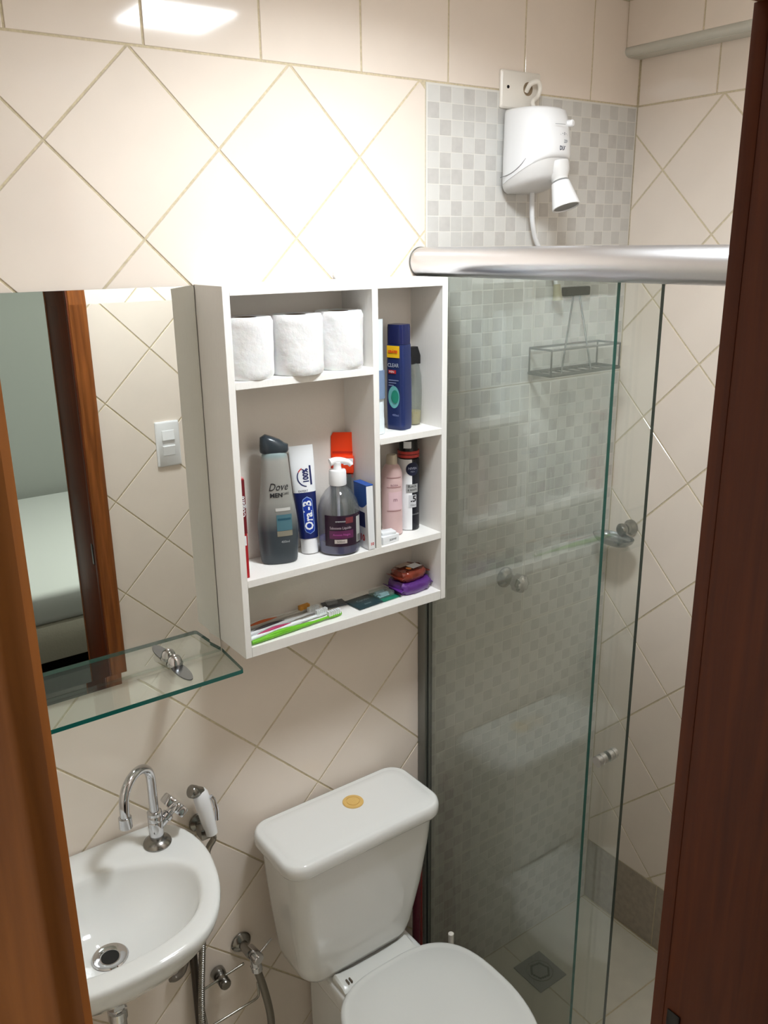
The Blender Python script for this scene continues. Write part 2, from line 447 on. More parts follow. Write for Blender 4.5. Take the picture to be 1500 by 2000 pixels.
# ------------------------------------------------------------------ bedroom seen in the mirror
shell('floor', -2.0, 2.0, -3.75, YB, -.08, 0, mat('bedroom_floor', (44, 36, 31), .5), 'dark bedroom floor')
shell('wall_far', -2.1, 2.1, -3.80, -3.70, 0, 2.62, paint_b, 'grey-green bedroom wall seen in the mirror')
shell('wall_side', 2.0, 2.1, -3.70, YB, 0, 2.62, paint_b, 'bedroom side wall'); shell('wall_side', -2.1, -2.0, -3.70, YB, 0, 2.62, paint_b, 'bedroom side wall')
shell('ceiling', -2.1, 2.1, -3.80, YB, 2.62, 2.70, M['ceil'], 'bedroom ceiling')
bed = empty('bed', (.35, -2.87, 0), 'bed with a white sheet, reflected in the mirror through the doorway', 'bed')
bx('bed_base', mat('beige_bed_base', (178, 172, 158), .85, bump=.3, scale=120), bed, -.95, .95, -.76, .765, .245, .42, .01)
bm = bmesh.new(); box(bm, -.96, .96, -.77, .78, .42, .565, .030, 4)
fin(bm, 'mattress', mat('white_sheet', (200, 203, 201), .9, bump=.4, scale=9), bed, smooth=60)
for sx in (-.85, .85):
    for sy in (-.66, .66):
        bm = bmesh.new(); lathe(bm, [(.022, 0), (.03, .245)], (sx, sy, 0)); fin(bm, 'leg', M['black'], bed, smooth=40)
l2 = empty('ceiling_lamp', (1.0, -2.1, 2.60), 'round bedroom ceiling lamp, outside the picture', 'lamp')
bm = bmesh.new(); lathe(bm, [(.16, 0), (.16, .02)], (0, 0, 0)); fin(bm, 'lamp_base', M['plastic'], l2, smooth=40)
bm = bmesh.new(); lathe(bm, [(.10, -.05), (.14, -.03), (.15, 0)], (0, 0, 0)); fin(bm, 'lamp_shade', mat('bedroom_lamp_glow', (250, 255, 246), .5, emis=BED_POWER), l2, smooth=60)

# ------------------------------------------------------------------ bathroom lamp
lamp = empty('ceiling_lamp', (.335, -.566, ZC), 'square white surface ceiling lamp over the toilet, mirrored in the wall tiles', 'lamp')
bm = bmesh.new(); loft(bm, [rrect(0, 0, .118, .118, .02, 0), rrect(0, 0, .118, .118, .02, -.022), rrect(0, 0, .112, .112, .018, -.026)]); fin(bm, 'lamp_frame', M['plastic'], lamp, smooth=40)
bm = bmesh.new(); loft(bm, [rrect(0, 0, .106, .106, .02, -.0262), rrect(0, 0, .104, .104, .02, -.0285)])
m = bpy.data.materials.new('lamp_glow'); m.use_nodes = True; nn = m.node_tree.nodes; nl = m.node_tree.links; nn.clear()
ad = nn.new('ShaderNodeAddShader'); em = nn.new('ShaderNodeEmission'); tt = nn.new('ShaderNodeBsdfTransparent'); oo = nn.new('ShaderNodeOutputMaterial')
em.inputs[0].default_value = (.90, .96, 1, 1); em.inputs[1].default_value = LAMP_GLOW
nl.new(em.outputs[0], ad.inputs[0]); nl.new(tt.outputs[0], ad.inputs[1]); nl.new(ad.outputs[0], oo.inputs[0])
fin(bm, 'lamp_diffuser', m, lamp)

# ------------------------------------------------------------------ mirror and glass shelf
mir = empty('wall_mirror', (-.245, 0, 1.166), 'large rectangular wall mirror left of the white cabinet', 'mirror')
x0, x1, z1 = -.325, .3225, .692
bx('mirror_backing', M['black'], mir, x0, x1+.0008, -.0025, -.0005, 0, z1)
bm = bmesh.new(); b = .022
o = [bm.verts.new(p) for p in ((x0, -.0028, 0), (x1, -.0028, 0), (x1, -.0028, z1), (x0, -.0028, z1))]
o2 = [bm.verts.new((v.co.x, -.0044, v.co.z)) for v in o]
i_ = [bm.verts.new(p) for p in ((x0+b, -.0055, b), (x1-b, -.0055, b), (x1-b, -.0055, z1-b), (x0+b, -.0055, z1-b))]
bm.faces.new(i_)
for k in range(4): bm.faces.new((o2[k], o2[(k+1) % 4], i_[(k+1) % 4], i_[k])); f = bm.faces.new((o[k], o[(k+1) % 4], o2[(k+1) % 4], o2[k])); f.material_index = 1
fin(bm, 'mirror_glass', [M['mirror'], M['edged']], mir)
sh = empty('glass_shelf', (-.245, 0, 1.175), 'clear glass shelf with a green edge under the mirror', 'shelf')
bm = bmesh.new()
rg = []
for z in (-.004, .004): rg.append([Vector((-.325, -.0065, z)), Vector((-.325, -.111, z)), Vector((.313, -.111, z)), Vector((.3165, -.1095, z)), Vector((.318, -.106, z)), Vector((.324, -.0065, z))])
loft(bm, rg)
g = fin(bm, 'shelf_plate', [M['shelfglass'], M['edge']], sh)
for p in g.data.polygons:
    if abs(p.normal.z) < .5 and p.normal.y < .5: p.material_index = 1
for cx in (.222, -.235):
    bm = bmesh.new()
    loft(bm, [[Vector((cx+.0125*math.cos(a), -.048+.045*math.sin(a), z)) for a in [2*PI*i/28 for i in range(28)]] for z in (.0042, .0062)])
    fin(bm, 'shelf_clip', mat('dark_chrome_clip', (112, 114, 116), .25, 1), sh, smooth=40)
    bm = bmesh.new(); lathe(bm, [(.015, .004), (.0155, .007), (.0135, .011), (.013, .014), (.010, .020), (.005, .0235), (.0008, .0245)], (cx, -.020, .0022), n=28); fin(bm, 'clip_knob', M['chrome'], sh, smooth=40)

# ------------------------------------------------------------------ cabinet
cab = empty('wall_cabinet', (.079, 0, 1.196), 'white open wall cabinet with five compartments of toiletries', 'cabinet')
W, H, DP, T = .475, .664, -.110, .013
def cb(name, x0, x1, z0, z1, y0=DP, y1=-.0005): return bx(name, M['cab'], cab, x0, x1, y0, y1, z0, z1, .0006, 1)
cb('side_panel', 0, T, 0, H); cb('side_panel', W-T, W, 0, H)
cb('top_panel', T, W-T, H-.016, H); cb('bottom_panel', T, W-T, 0, .020)
cb('shelf', T, W-T, .137, .151)
cb('divider', .296, .309, .151, H-.016)
cb('shelf', T, .296, .494, .507); cb('shelf', .309, W-T, .358, .371)
bx('back_panel', M['cabback'], cab, T, W-T, -.009, -.005, .020, H-.016)
for (x, z) in ((.315, .640), (.287, .489)):
    bm = bmesh.new(); lathe(bm, [(.0045, 0), (.0045, .003)], (x, -.035, z), (0, 0, 1), 12); fin(bm, 'cam_cover', M['alud'], cab, smooth=40)
hk = empty('wall_hook', (.374, 0, 1.862), 'small white cap standing on the wall just above the cabinet', 'hook')
bm = bmesh.new(); lathe(bm, [(.012, 0), (.012, .006), (.009, .010), (.004, .012)], (0, -.001, .006), (0, -1, 0), 18); fin(bm, 'hook_cap', M['plastic'], hk, smooth=50)
Z1, Z2, Z3, Z4, Z0 = 1.196+.507, 1.196+.151, 1.196+.371, 1.196+.151, 1.196+.020   # shelf tops

# toilet rolls
def roll_(x, y, r, zh, seed, label, sq=1.0):
    o = empty('toilet_roll', (x, y, Z1+.0005), label, 'toilet roll', 'toilet rolls in the cabinet')
    rnd = random.Random(seed); ph = [rnd.uniform(0, 6) for _ in range(8)]
    bm = bmesh.new(); n = 48; rings = []
    ro = .0195
    rings.append([Vector((ro*math.cos(2*PI*i/n), ro*math.sin(2*PI*i/n), .001)) for i in range(n)])
    for j in range(15):
        t = j/14; z = zh*t
        e = .003 if j in (0, 14) else 0
        rings.append([Vector(((r*sq-e+.0009*math.sin(5*2*PI*i/n*1+ph[0]+t*4)+.0007*math.sin(9*2*PI*i/n+ph[1]-t*9)*math.sin(t*7+ph[2]))*math.cos(2*PI*i/n), (r-e+.0009*math.sin(3*2*PI*i/n+ph[3]+t*5))*math.sin(2*PI*i/n), z)) for i in range(n)])
    rings.append([Vector((ro*math.cos(2*PI*i/n), ro*math.sin(2*PI*i/n), zh-.0005)) for i in range(n)])
    rings.append([Vector((ro*math.cos(2*PI*i/n), ro*math.sin(2*PI*i/n), .003)) for i in range(n)])
    loft(bm, rings, False, True); fin(bm, 'tissue', M['paper'], o, smooth=50)
    bm = bmesh.new()
    loft(bm, [circ((0, 0, .002), .0192, 24), circ((0, 0, zh-.001), .0192, 24), circ((0, 0, zh-.001), .0182, 24), circ((0, 0, .002), .0182, 24)], False, False); fin(bm, 'core', M['card'], o, smooth=40)
roll_(.1385, -.069, .0455, .103, 1, 'toilet roll at the left end of the top shelf, its edge against the cabinet side')
roll_(.2330, -.075, .0485, .103, 2, 'middle toilet roll, bulging forward over the shelf edge')
roll_(.3275, -.068, .0450, .104, 3, 'toilet roll at the right end of the row beside the divider')

# ------------------------------------------------------------------ toiletries, tall left compartment
wh = mat('print_white', (238, 240, 242), .4); nv = mat('navy_print', (22, 34, 92), .35); rd = mat('print_red', (190, 40, 40), .4)
# red toothpaste carton on edge
rb = empty('toothpaste_box', (.0985, -.079, Z2), 'narrow red toothpaste carton against the cabinet left side', 'box', rz=math.radians(-2))
bx('carton', mat('red_carton', (176, 26, 34), .35), rb, -.0055, .0055, -.018, .018, .0005, .186, .0006, 1)
fm = plane_map((0, -.0184, .095), (0, 0, 1), (-1, 0, 0), 0)
bm = bmesh.new(); box(bm, -.0057, .0057, -.0183, .0183, .085, .184); fin(bm, 'dark_band', mat('maroon_band', (110, 18, 30), .4), rb)
bx('end_flap', mat('pink_flap', (214, 150, 150), .5), rb, -.005, .005, -.0175, .0175, .186, .188)
lettering('Colgate', .0125, wh, rb, plane_map((0, -.0186, .135), (0, 0, 1), (-1, 0, 0), 0), shear=.2, bold=.0002)
patch('print', wh, rb, plane_map((0, -.0186, .075), (0, 0, 1), (-1, 0, 0)), -.012, .006, -.003, .004)
# grey shampoo
shp = empty('shampoo_bottle', (.190, -.052, Z2), 'tall grey shower gel bottle with a dark slanted cap', 'bottle', rz=math.radians(-20))
def sh_r(z):   # half width, half depth
    t = z/.215
    hx = .0345 + .0035*math.sin(PI*min(1, t*1.6)) - .0115*max(0, t-.35)/.65
    return hx, .0215 - .005*max(0, t-.3)
m_sh = bpy.data.materials.new('grey_gradient_bottle'); m_sh.use_nodes = True
nt = m_sh.node_tree; n = nt.nodes; p = n['Principled BSDF']; tc = n.new('ShaderNodeTexCoord'); sx = n.new('ShaderNodeSeparateXYZ'); cr = n.new('ShaderNodeValToRGB')
mr = n.new('ShaderNodeMapRange'); mr.inputs[1].default_value = 0; mr.inputs[2].default_value = .215
nt.links.new(tc.outputs['Object'], sx.inputs[0]); nt.links.new(sx.outputs[2], mr.inputs[0]); nt.links.new(mr.outputs[0], cr.inputs[0]); nt.links.new(cr.outputs[0], p.inputs['Base Color'])
e = cr.color_ramp.elements; e[0].position = .0; e[0].color = (*lin((58, 66, 72)), 1); e[1].position = .56; e[1].color = (*lin((158, 158, 152)), 1)
x = e.new(.30); x.color = (*lin((66, 74, 80)), 1); x = e.new(.93); x.color = (*lin((165, 164, 158)), 1); x = e.new(.97); x.color = (*lin((140, 158, 158)), 1)
p.inputs['Roughness'].default_value = .3
bm = bmesh.new(); rg = []
for z in [0, .002, .006] + [.215*i/16 for i in range(1, 16)] + [.208, .213, .215]:
    hx, hy = sh_r(z); k = .93 if z == 0 else (.98 if z < .003 else (1 if z < .205 else (.97 if z < .21 else (.88 if z < .214 else .8))))
    rg.append(sell(0, 0, hx*k, hy*k, z+.0005, 40, 2.5))
loft(bm, rg); fin(bm, 'bottle_body', m_sh, shp, smooth=50)
bm = bmesh.new(); rg = []
for z, a, b_, tilt in ((.213, .0255, .0155, 0), (.216, .0265, .0165, .0), (.226, .0262, .0165, .0), (.234, .023, .0145, -.35), (.240, .014, .010, -.5)):
    rr = sell(-.002 if z > .23 else 0, 0, a, b_, z, 40, 2.3)
    for v in rr: v.z += tilt*(v.x+.0)*.8 if tilt else 0
    rg.append(rr)
loft(bm, rg); fin(bm, 'cap', mat('charcoal_cap', (52, 60, 66), .25), shp, smooth=60)
def shp_map(off=.0005):
    def f(u, v):
        hx, hy = sh_r(v); hx += off; hy += off
        # superellipse surface y for given x
        s = min(.999, abs(u)/hx); y = -hy*(1-s**2.5)**(1/2.5)
        return Vector((u, y-.0002, v+.0005))
    return f
dk = mat('print_dark', (44, 44, 48), .5)
sm = shp_map()
lettering('Dove', .0205, dk, shp, sm, shear=.35, at=(.001, .150), sx=.80)
lettering('MEN', .0115, dk, shp, sm, at=(-.003, .1345), bold=.0003); lettering('+CARE', .0065, dk, shp, sm, at=(.013, .1365), sx=.8)
patch('label_line', mat('pale_line', (200, 200, 196), .5), shp, sm, -.006, .022, .104, .110)
patch('label', mat('teal_label', (78, 118, 130), .4), shp, sm, -.005, .024, .066, .097)
patch('label', mat('deep_teal_band', (40, 86, 104), .4), shp, shp_map(.0007), -.003, .022, .086, .090)
patch('label', mat('tan_label', (140, 136, 120), .4), shp, sm, -.005, .024, .055, .0655)
lettering('400ml', .0065, mat('pale_print', (190, 195, 198), .5), shp, sm, at=(.010, .044))
# toothpaste tube standing on its cap
tp = empty('toothpaste_tube', (.2615, -.046, Z2), 'white and blue toothpaste tube standing on its cap beside the grey bottle', 'tube', rz=math.radians(4))
tp.rotation_euler = (math.radians(-5), math.radians(-2), math.radians(-20))
bm = bmesh.new(); lathe(bm, [(.0165, .001), (.0168, .005), (.0160, .030), (.0150, .031)], n=28); fin(bm, 'cap', M['plastic'], tp, smooth=40)
def tp_r(z):
    t = (z-.031)/.180
    return .0185+.005*min(1, t*1.3), max(.0009, .0165*(1-t)**.8)
bm = bmesh.new(); rg = []; rm = []
for i in range(19):
    z = .031+.180*i/18; hx, hy = tp_r(z); rg.append(sell(0, 0, hx, hy, z, 36, 2.1))
vv = loft(bm, rg)
for f in bm.faces:
    z = f.calc_center_median().z
    if z < .116: f.material_index = 1
fin(bm, 'tube_body', [wh, nv], tp, smooth=50)
def tp_map(off=.0006):
    def f(u, v):
        hx, hy = tp_r(v); s = min(.998, abs(u)/hx)
        return Vector((u, -(hy)*(1-s**2.1)**(1/2.1)-off, v))
    return f
tm = tp_map()
patch('oval_outline', mat('pale_blue_line', (150, 180, 225), .4), tp, tm, -.0085, .0115, .040, .113, 10, 16, shape=lambda s, t: ((.5+(s-.5)*min(1, math.sqrt(max(0, 1-max(0, abs(t-.5)-.36)**2/.14**2)))), t))
ov = patch('oval', mat('royal_blue', (18, 56, 160), .4), tp, tp_map(.0009), -.0076, .0106, .0412, .1118, 10, 16, shape=lambda s, t: ((.5+(s-.5)*min(1, math.sqrt(max(0, 1-max(0, abs(t-.5)-.36)**2/.14**2)))), t))
lettering('Oral-B', .0225, wh, tp, tp_map(.0013), rot=PI/2, at=(.0015, .0765), bold=.0006, sx=.92, on=ov)
lettering('100%', .015, nv, tp, tm, rot=PI/2, at=(.004, .153), bold=.0006, sx=.85)
patch('print', nv, tp, tm, .0115, .015, .135, .172)
def arc_strip(fmap, m, parent, cx, cz, r, w_, a0, a1, n_=16):
    bm = bmesh.new(); pv = None
    for i in range(n_+1):
        a = math.radians(a0+(a1-a0)*i/n_)
        v = (bm.verts.new(fmap(cx+r*math.cos(a), cz+r*math.sin(a))), bm.verts.new(fmap(cx+(r-w_)*math.cos(a), cz+(r-w_)*math.sin(a))))
        if pv: bm.faces.new((pv[0], v[0], v[1], pv[1]))
        pv = v
    return fin(bm, 'print_arc', m, parent)
arc_strip(tm, nv, tp, .006, .151, .0195, .002, 150, 262); arc_strip(tm, rd, tp, .006, .151, .0195, .002, 118, 149)
lettering('EXPERT', .0055, dk, tp, tm, at=(-.004, .124))
# pump bottle
pb = empty('soap_dispenser', (.3150, -.070, Z2), 'clear pump bottle with purple liquid and a dark label', 'soap dispenser')
clear = glass_mat('clear_plastic', (.84, .84, .88), .10, .06, .05)
purple = mat('purple_liquid', (74, 70, 120), .15, coat=.5)
R = .0405
bm = bmesh.new(); lathe(bm, [(R-.004, .001), (R-.001, .003), (R, .008), (R, .085), (R-.001, .092), (R-.006, .107), (R-.016, .122), (.016, .130), (.0145, .136), (.0145, .140)], n=40); fin(bm, 'bottle_body', clear, pb, smooth=40)
bm = bmesh.new(); lathe(bm, [(R-.005, .0018), (R-.0015, .004), (R-.0010, .009), (R-.0010, .026)], n=40); fin(bm, 'liquid', purple, pb, smooth=40)
bm = bmesh.new(); lathe(bm, [(.0168, .134), (.0172, .136), (.0168, .160), (.0155, .163), (.008, .1635), (.0072, .172)], n=28); fin(bm, 'collar', M['plastic'], pb, smooth=40)
bm = bmesh.new(); tube(bm, smooth_path([(-.014, .004, .178), (-.004, .002, .1805), (.008, -.002, .180), (.020, -.006, .176), (.026, -.009, .170)]), .006, 12, rad=lambda t: .0075-.0025*t); lathe(bm, [(.0072, .168), (.0078, .178)], n=16)
fin(bm, 'pump_head', M['plastic'], pb, smooth=50)
bm = bmesh.new(); tube(bm, [(0, 0, .134), (0, 0, .01)], .0032); fin(bm, 'dip_tube', mat('pale_tube', (200, 200, 205), .4), pb, smooth=50)
A0 = -PI/2-.30
cm = cyl_map(R, A0)
lb = patch('label', mat('dark_label', (46, 26, 46), .35), pb, cm, -.040, .048, .020, .082, 24)
c2 = cyl_map(R, A0, off=.0008)
patch('label', mat('plum_patch', (98, 40, 84), .4), pb, c2, -.030, .018, .036, .052, 12); patch('label', mat('plum_patch2', (120, 52, 60), .4), pb, c2, .002, .018, .066, .078, 8)
c3 = cyl_map(R, A0, off=.0012)
lettering('Sabonete Líquido', .0075, mat('pinkish_white', (200, 185, 195), .5), pb, c3, at=(-.008, .0575), sx=.8, on=lb); lettering('cremoso', .0055, wh, pb, c3, at=(-.008, .071), on=lb); lettering('Ameixa Negra', .0058, mat('magenta_print', (190, 90, 170), .5), pb, c3, at=(-.006, .044), on=lb)
lb2 = patch('label', mat('cream_tag', (205, 195, 190), .4), pb, c3, -.020, .004, .0265, .0345, 8); lettering('500ml', .0062, dk, pb, cyl_map(R, A0, off=.0016), at=(-.008, .0302), on=lb2)
patch('barcode', mat('silver_sticker', (190, 192, 190), .4), pb, c3, .026, .040, .024, .076, 6)
for k in range(8): patch('barcode', dk, pb, cyl_map(R, A0, off=.0016), .028, .038, .026+k*.0017, .0268+k*.0017, 4, 1)
# orange razor pack behind the pump bottle
op = empty('razor_pack', (.3550, -.0235, Z2), 'bright orange hanging pack with dark razors standing behind the pump bottle', 'razor pack')
op.rotation_euler = (math.radians(-1), math.radians(1.0), math.radians(-32))
orng = mat('orange_card', (236, 66, 22), .35)
bm = bmesh.new(); loft(bm, [[Vector((x, y, z)) for x, z in ((-.0235, .130), (.0235, .130), (.0235, .214), (.019, .222), (-.019, .222), (-.0235, .214))] for y in (-.0008, .0008)]); fin(bm, 'card', orng, op)
bx('card', mat('blister_grey', (120, 116, 124), .3), op, -.0235, .0235, -.0007, .0007, .001, .130)
bx('blister', orng, op, -.021, .0215, -.009, -.0008, .140, .176, .003)
bx('print', mat('dark_orange', (190, 44, 20), .4), op, -.021, .022, -.0014, -.0008, .180, .184)
patch('sticker', wh, op, plane_map((0, -.0094, 0), (1, 0, 0), (0, 0, 1)), .001, .020, .158, .171)
for k in range(3): bx('razor_handle', M['black'], op, -.017+k*.013, -.010+k*.013, -.009, -.001, .020, .139, .002)
bx('blister', clear, op, -.021, .0215, -.011, -.0095, .012, .139)
# blue and white box
bb = empty('plaster_box', (.372, -.070, Z2), 'blue and white carton leaning on the divider', 'box', rz=math.radians(-4))
bb.rotation_euler = (0, math.radians(-1.5), math.radians(-2)); bb.location.x = .3655; bb.location.y = -.0875
bx('carton', wh, bb, -.0075, .0075, -.023, .023, .0008, .132, .0006, 1)
fb = plane_map((-.0078, 0, 0), (0, -1, 0), (0, 0, 1))
blue = mat('blue_print', (24, 78, 160), .4); blued = mat('deep_blue_print', (30, 40, 96), .4)
patch('print', blue, bb, fb, -.0225, .0225, .084, .1315, 10, 6, shape=lambda s, t: (s, 1-(1-t)*(.55+.45*math.sin(PI*(.15+.7*s)))))
patch('print', blued, bb, fb, -.0225, .014, .045, .076, 6, 6, shape=lambda s, t: (s, t if s < .2 else 1-(1-t)*1))
lettering('10', .018, mat('print_red_b', (200, 50, 50), .4), bb, plane_map((-.0080, 0, 0), (0, -1, 0), (0, 0, 1)), at=(.002, .022), bold=.0006)
lettering('10', .008, rd, bb, plane_map((0, -.0234, 0), (1, 0, 0), (0, 0, 1)), at=(.001, .012), bold=.0003)
bx('top_flap', blue, bb, -.0078, .0078, -.0233, .0233, .131, .1327)

# ------------------------------------------------------------------ right compartments
tb = empty('lotion_tube', (.4095, -.066, Z3), 'white and pale blue lotion tube beside the divider', 'tube')
bm = bmesh.new(); rg = [sell(0, 0, .0175, .0165, z, 30, 2) for z in (.001, .030)]
for i in range(12):
    t = i/11; rg.append(sell(0, 0, .0165+.0035*t, max(.0012, .0165*(1-t**1.5)), .031+.188*t, 30, 2))
loft(bm, rg); fin(bm, 'tube_body', mat('pale_blue_white', (222, 232, 236), .35), tb, smooth=50)
patch('print', mat('grey_blue_print', (120, 140, 170), .4), tb, cyl_map(.0178, -PI/2, off=.0012), -.004, .018, .07, .125, 10)
nb = empty('shampoo_bottle', (.4745, -.0565, Z3), 'navy blue shampoo bottle with a yellow sticker', 'bottle', rz=math.radians(-72))
navy = mat('navy_plastic', (30, 44, 92), .28)
bm = bmesh.new(); rg = []
for z, k in ((.0005, .94), (.003, .99), (.010, 1), (.05, 1.02), (.10, 1.0), (.16, .97), (.168, .95)): rg.append(rrect(0, 0, .0215*k, .0180*k, .009, z, 5))
loft(bm, rg); fin(bm, 'bottle_body', navy, nb, smooth=45)
bm = bmesh.new(); loft(bm, [rrect(0, 0, .0200, .0168, .009, .1685), rrect(0, 0, .0200, .0168, .009, .200), rrect(0, 0, .0190, .0158, .008, .206)]); fin(bm, 'cap', mat('navy_cap', (24, 32, 80), .25), nb, smooth=45)
nf = plane_map((0, -.0188, 0), (1, 0, 0), (0, 0, 1))
ys = patch('sticker', mat('yellow_sticker', (240, 190, 30), .4), nb, nf, -.0155, .0145, .143, .166)
lettering('GRÁTIS', .0066, mat('orange_print', (226, 96, 24), .4), nb, plane_map((0, -.0198, 0), (1, 0, 0), (0, 0, 1)), at=(-.001, .1545), bold=.0006, on=ys)
lettering('CLEAR', .0105, mat('silver_print', (200, 206, 214), .4), nb, nf, at=(-.001, .128), sx=.85)
patch('print', rd, nb, nf, -.012, .006, .112, .119); lettering('MEN', .006, wh, nb, plane_map((0, -.0198, 0), (1, 0, 0), (0, 0, 1)), at=(-.004, .1155))
for k in range(3): patch('print', mat('silver_line', (130, 140, 175), .4), nb, nf, -.012, .012-.006*k, .098-.005*k, .100-.005*k)
patch('print', mat('teal_globe', (110, 180, 180), .4), nb, nf, -.013, .014, .044, .088, 12, 12, disc_shape)
patch('print', mat('green_globe', (40, 140, 116), .4), nb, plane_map((0, -.0198, 0), (1, 0, 0), (0, 0, 1)), -.005, .0125, .054, .080, 10, 10, disc_shape)
lettering('400ml', .0062, mat('silver_line2', (140, 150, 190), .4), nb, nf, at=(.004, .030))
sp = empty('spray_bottle', (.5225, -.040, Z3), 'clear spray bottle with a black trigger top, behind the navy bottle', 'bottle')
bm = bmesh.new(); lathe(bm, [(.0135, .0008), (.0155, .003), (.0170, .03), (.0178, .07), (.0165, .10), (.012, .122), (.008, .128)], n=28); fin(bm, 'bottle_body', glass_mat('smoky_clear', (.80, .82, .80), .12, .06, .05), sp, smooth=50)
bm = bmesh.new(); lathe(bm, [(.0125, .0015), (.0148, .004), (.0160, .028)], n=28); fin(bm, 'liquid', mat('straw_liquid', (188, 172, 118), .2), sp, smooth=50)
bm = bmesh.new(); loft(bm, [rrect(0, 0, .0135, .0095, .004, .124), rrect(.001, 0, .0130, .0090, .004, .140), rrect(-.002, 0, .0095, .0080, .003, .158)]); box(bm, .008, .014, -.004, .004, .128, .142, .001); fin(bm, 'trigger_top', M['black'], sp, smooth=45)
# pink spray
pk = empty('body_spray', (.4575, -.052, Z4), 'pale pink body spray can with a cream nozzle cap', 'spray can')
R = .0215; pink = mat('pale_pink', (216, 184, 182), .3)
bm = bmesh.new(); lathe(bm, [(R-.002, .0008), (R, .003), (R, .128), (R-.001, .134), (R-.005, .144), (R-.011, .150)], n=36); fin(bm, 'can', pink, pk, smooth=40)
bm = bmesh.new(); lathe(bm, [(.0115, .148), (.0112, .164), (.0095, .168)], n=24); fin(bm, 'cap', mat('beige_cap', (206, 192, 172), .4), pk, smooth=40)
for z in (.123, .103, .053): patch('print', mat('rose_line', (176, 132, 132), .4), pk, cyl_map(R, -PI/2-.3), -.018, .014, z, z+.0018, 12)
patch('print', mat('light_rose', (232, 198, 204), .4), pk, cyl_map(R, -PI/2-.3, off=.0002), -.014, .018, .056, .094, 12)
lettering('m', .012, mat('mauve_print', (140, 96, 110), .4), pk, cyl_map(R, -PI/2-.3, off=.0006), at=(0, .078)); lettering('ROSA', .006, mat('mauve_print2', (140, 96, 110), .4), pk, cyl_map(R, -PI/2-.3, off=.0006), at=(-.002, .108))
# black and white deodorant
dd = empty('deodorant_can', (.5065, -.044, Z4), 'half black, half white deodorant can with red rings', 'spray can')
R = .0225
bm = bmesh.new(); n_ = 40; rings = [circ((0, 0, z), r, n_) for r, z in ((R-.002, .0008), (R, .003), (R, .150), (R-.002, .153))]
loft(bm, rings)
for f in bm.faces:
    c = f.calc_center_median(); a = math.atan2(c.y, c.x)
    f.material_index = 1 if (a < -PI/2-.33 or a > PI/2+.4) else 0
fin(bm, 'can', [mat('gloss_black', (24, 26, 36), .25), wh], dd, smooth=40)
bm = bmesh.new(); lathe(bm, [(R-.003, .1535), (R-.001, .155), (R-.001, .168), (R-.003, .172), (R-.004, .193), (R-.007, .197)], n=36); fin(bm, 'cap', M['black'], dd, smooth=40)
for z in (.156, .1635): 
    bm = bmesh.new(); loft(bm, [circ((0, 0, z), R, 36), circ((0, 0, z+.006), R, 36)]); fin(bm, 'red_ring', mat('brick_red', (196, 66, 60), .35), dd, smooth=40)
a0 = -PI/2-.33
patch('sticker', wh, dd, cyl_map(R-.004, a0, off=.0008), -.016, 0, .1745, .190, 6)
eb = patch('emblem', mat('navy_disc', (26, 32, 62), .35), dd, cyl_map(R, a0, off=.0006), -.0125, .0155, .119, .147, 12, 12, disc_shape)
lettering('NIVEA', .0065, mat('silver_p', (160, 165, 185), .4), dd, cyl_map(R, a0, off=.001), at=(.0015, .1345), bold=.0002, on=eb); lettering('MEN', .0045, mat('silver_q', (160, 165, 185), .4), dd, cyl_map(R, a0, off=.001), at=(.0015, .1275), on=eb)
patch('print', mat('silver_label', (170, 172, 172), .35), dd, cyl_map(R, a0, off=.0006), -.0125, .014, .083, .101, 10); lettering('BLACK', .0078, dk, dd, cyl_map(R, a0, off=.001), at=(.001, .0965), sx=.8); lettering('& WHITE', .0062, dk, dd, cyl_map(R, a0, off=.001), at=(.001, .0885), sx=.8)
patch('print', mat('pale_label', (214, 216, 220), .35), dd, cyl_map(R, a0, off=.0006), -.007, .010, .051, .078, 8); lettering('.5', .018, dk, dd, cyl_map(R, a0, off=.001), at=(.003, .069), bold=.0006); lettering('150ml', .005, dk, dd, cyl_map(R, a0, off=.001), at=(.002, .056))
lettering('invisible', .0055, mat('silver_r', (150, 152, 150), .4), dd, cyl_map(R, a0, off=.0008), at=(.009, .036))
# little white carton
wc = empty('soap_box', (.4165, -.088, Z4), 'small white carton lying in front of the pink spray can', 'box', rz=math.radians(6))
bx('carton', wh, wc, -.022, .022, -.014, .014, .0006, .0165, .0012); lettering('suave', .0085, dk, wc, plane_map((0, -.0143, 0), (1, 0, 0), (0, 0, 1)), at=(.004, .008), shear=.2)
wc2 = empty('soap_box', (.4180, -.088, Z4+.0167), 'smaller white packet stacked on the white carton', 'box', rz=math.radians(-8)); bx('carton', wh, wc2, -.016, .016, -.010, .012, 0, .006, .0012)

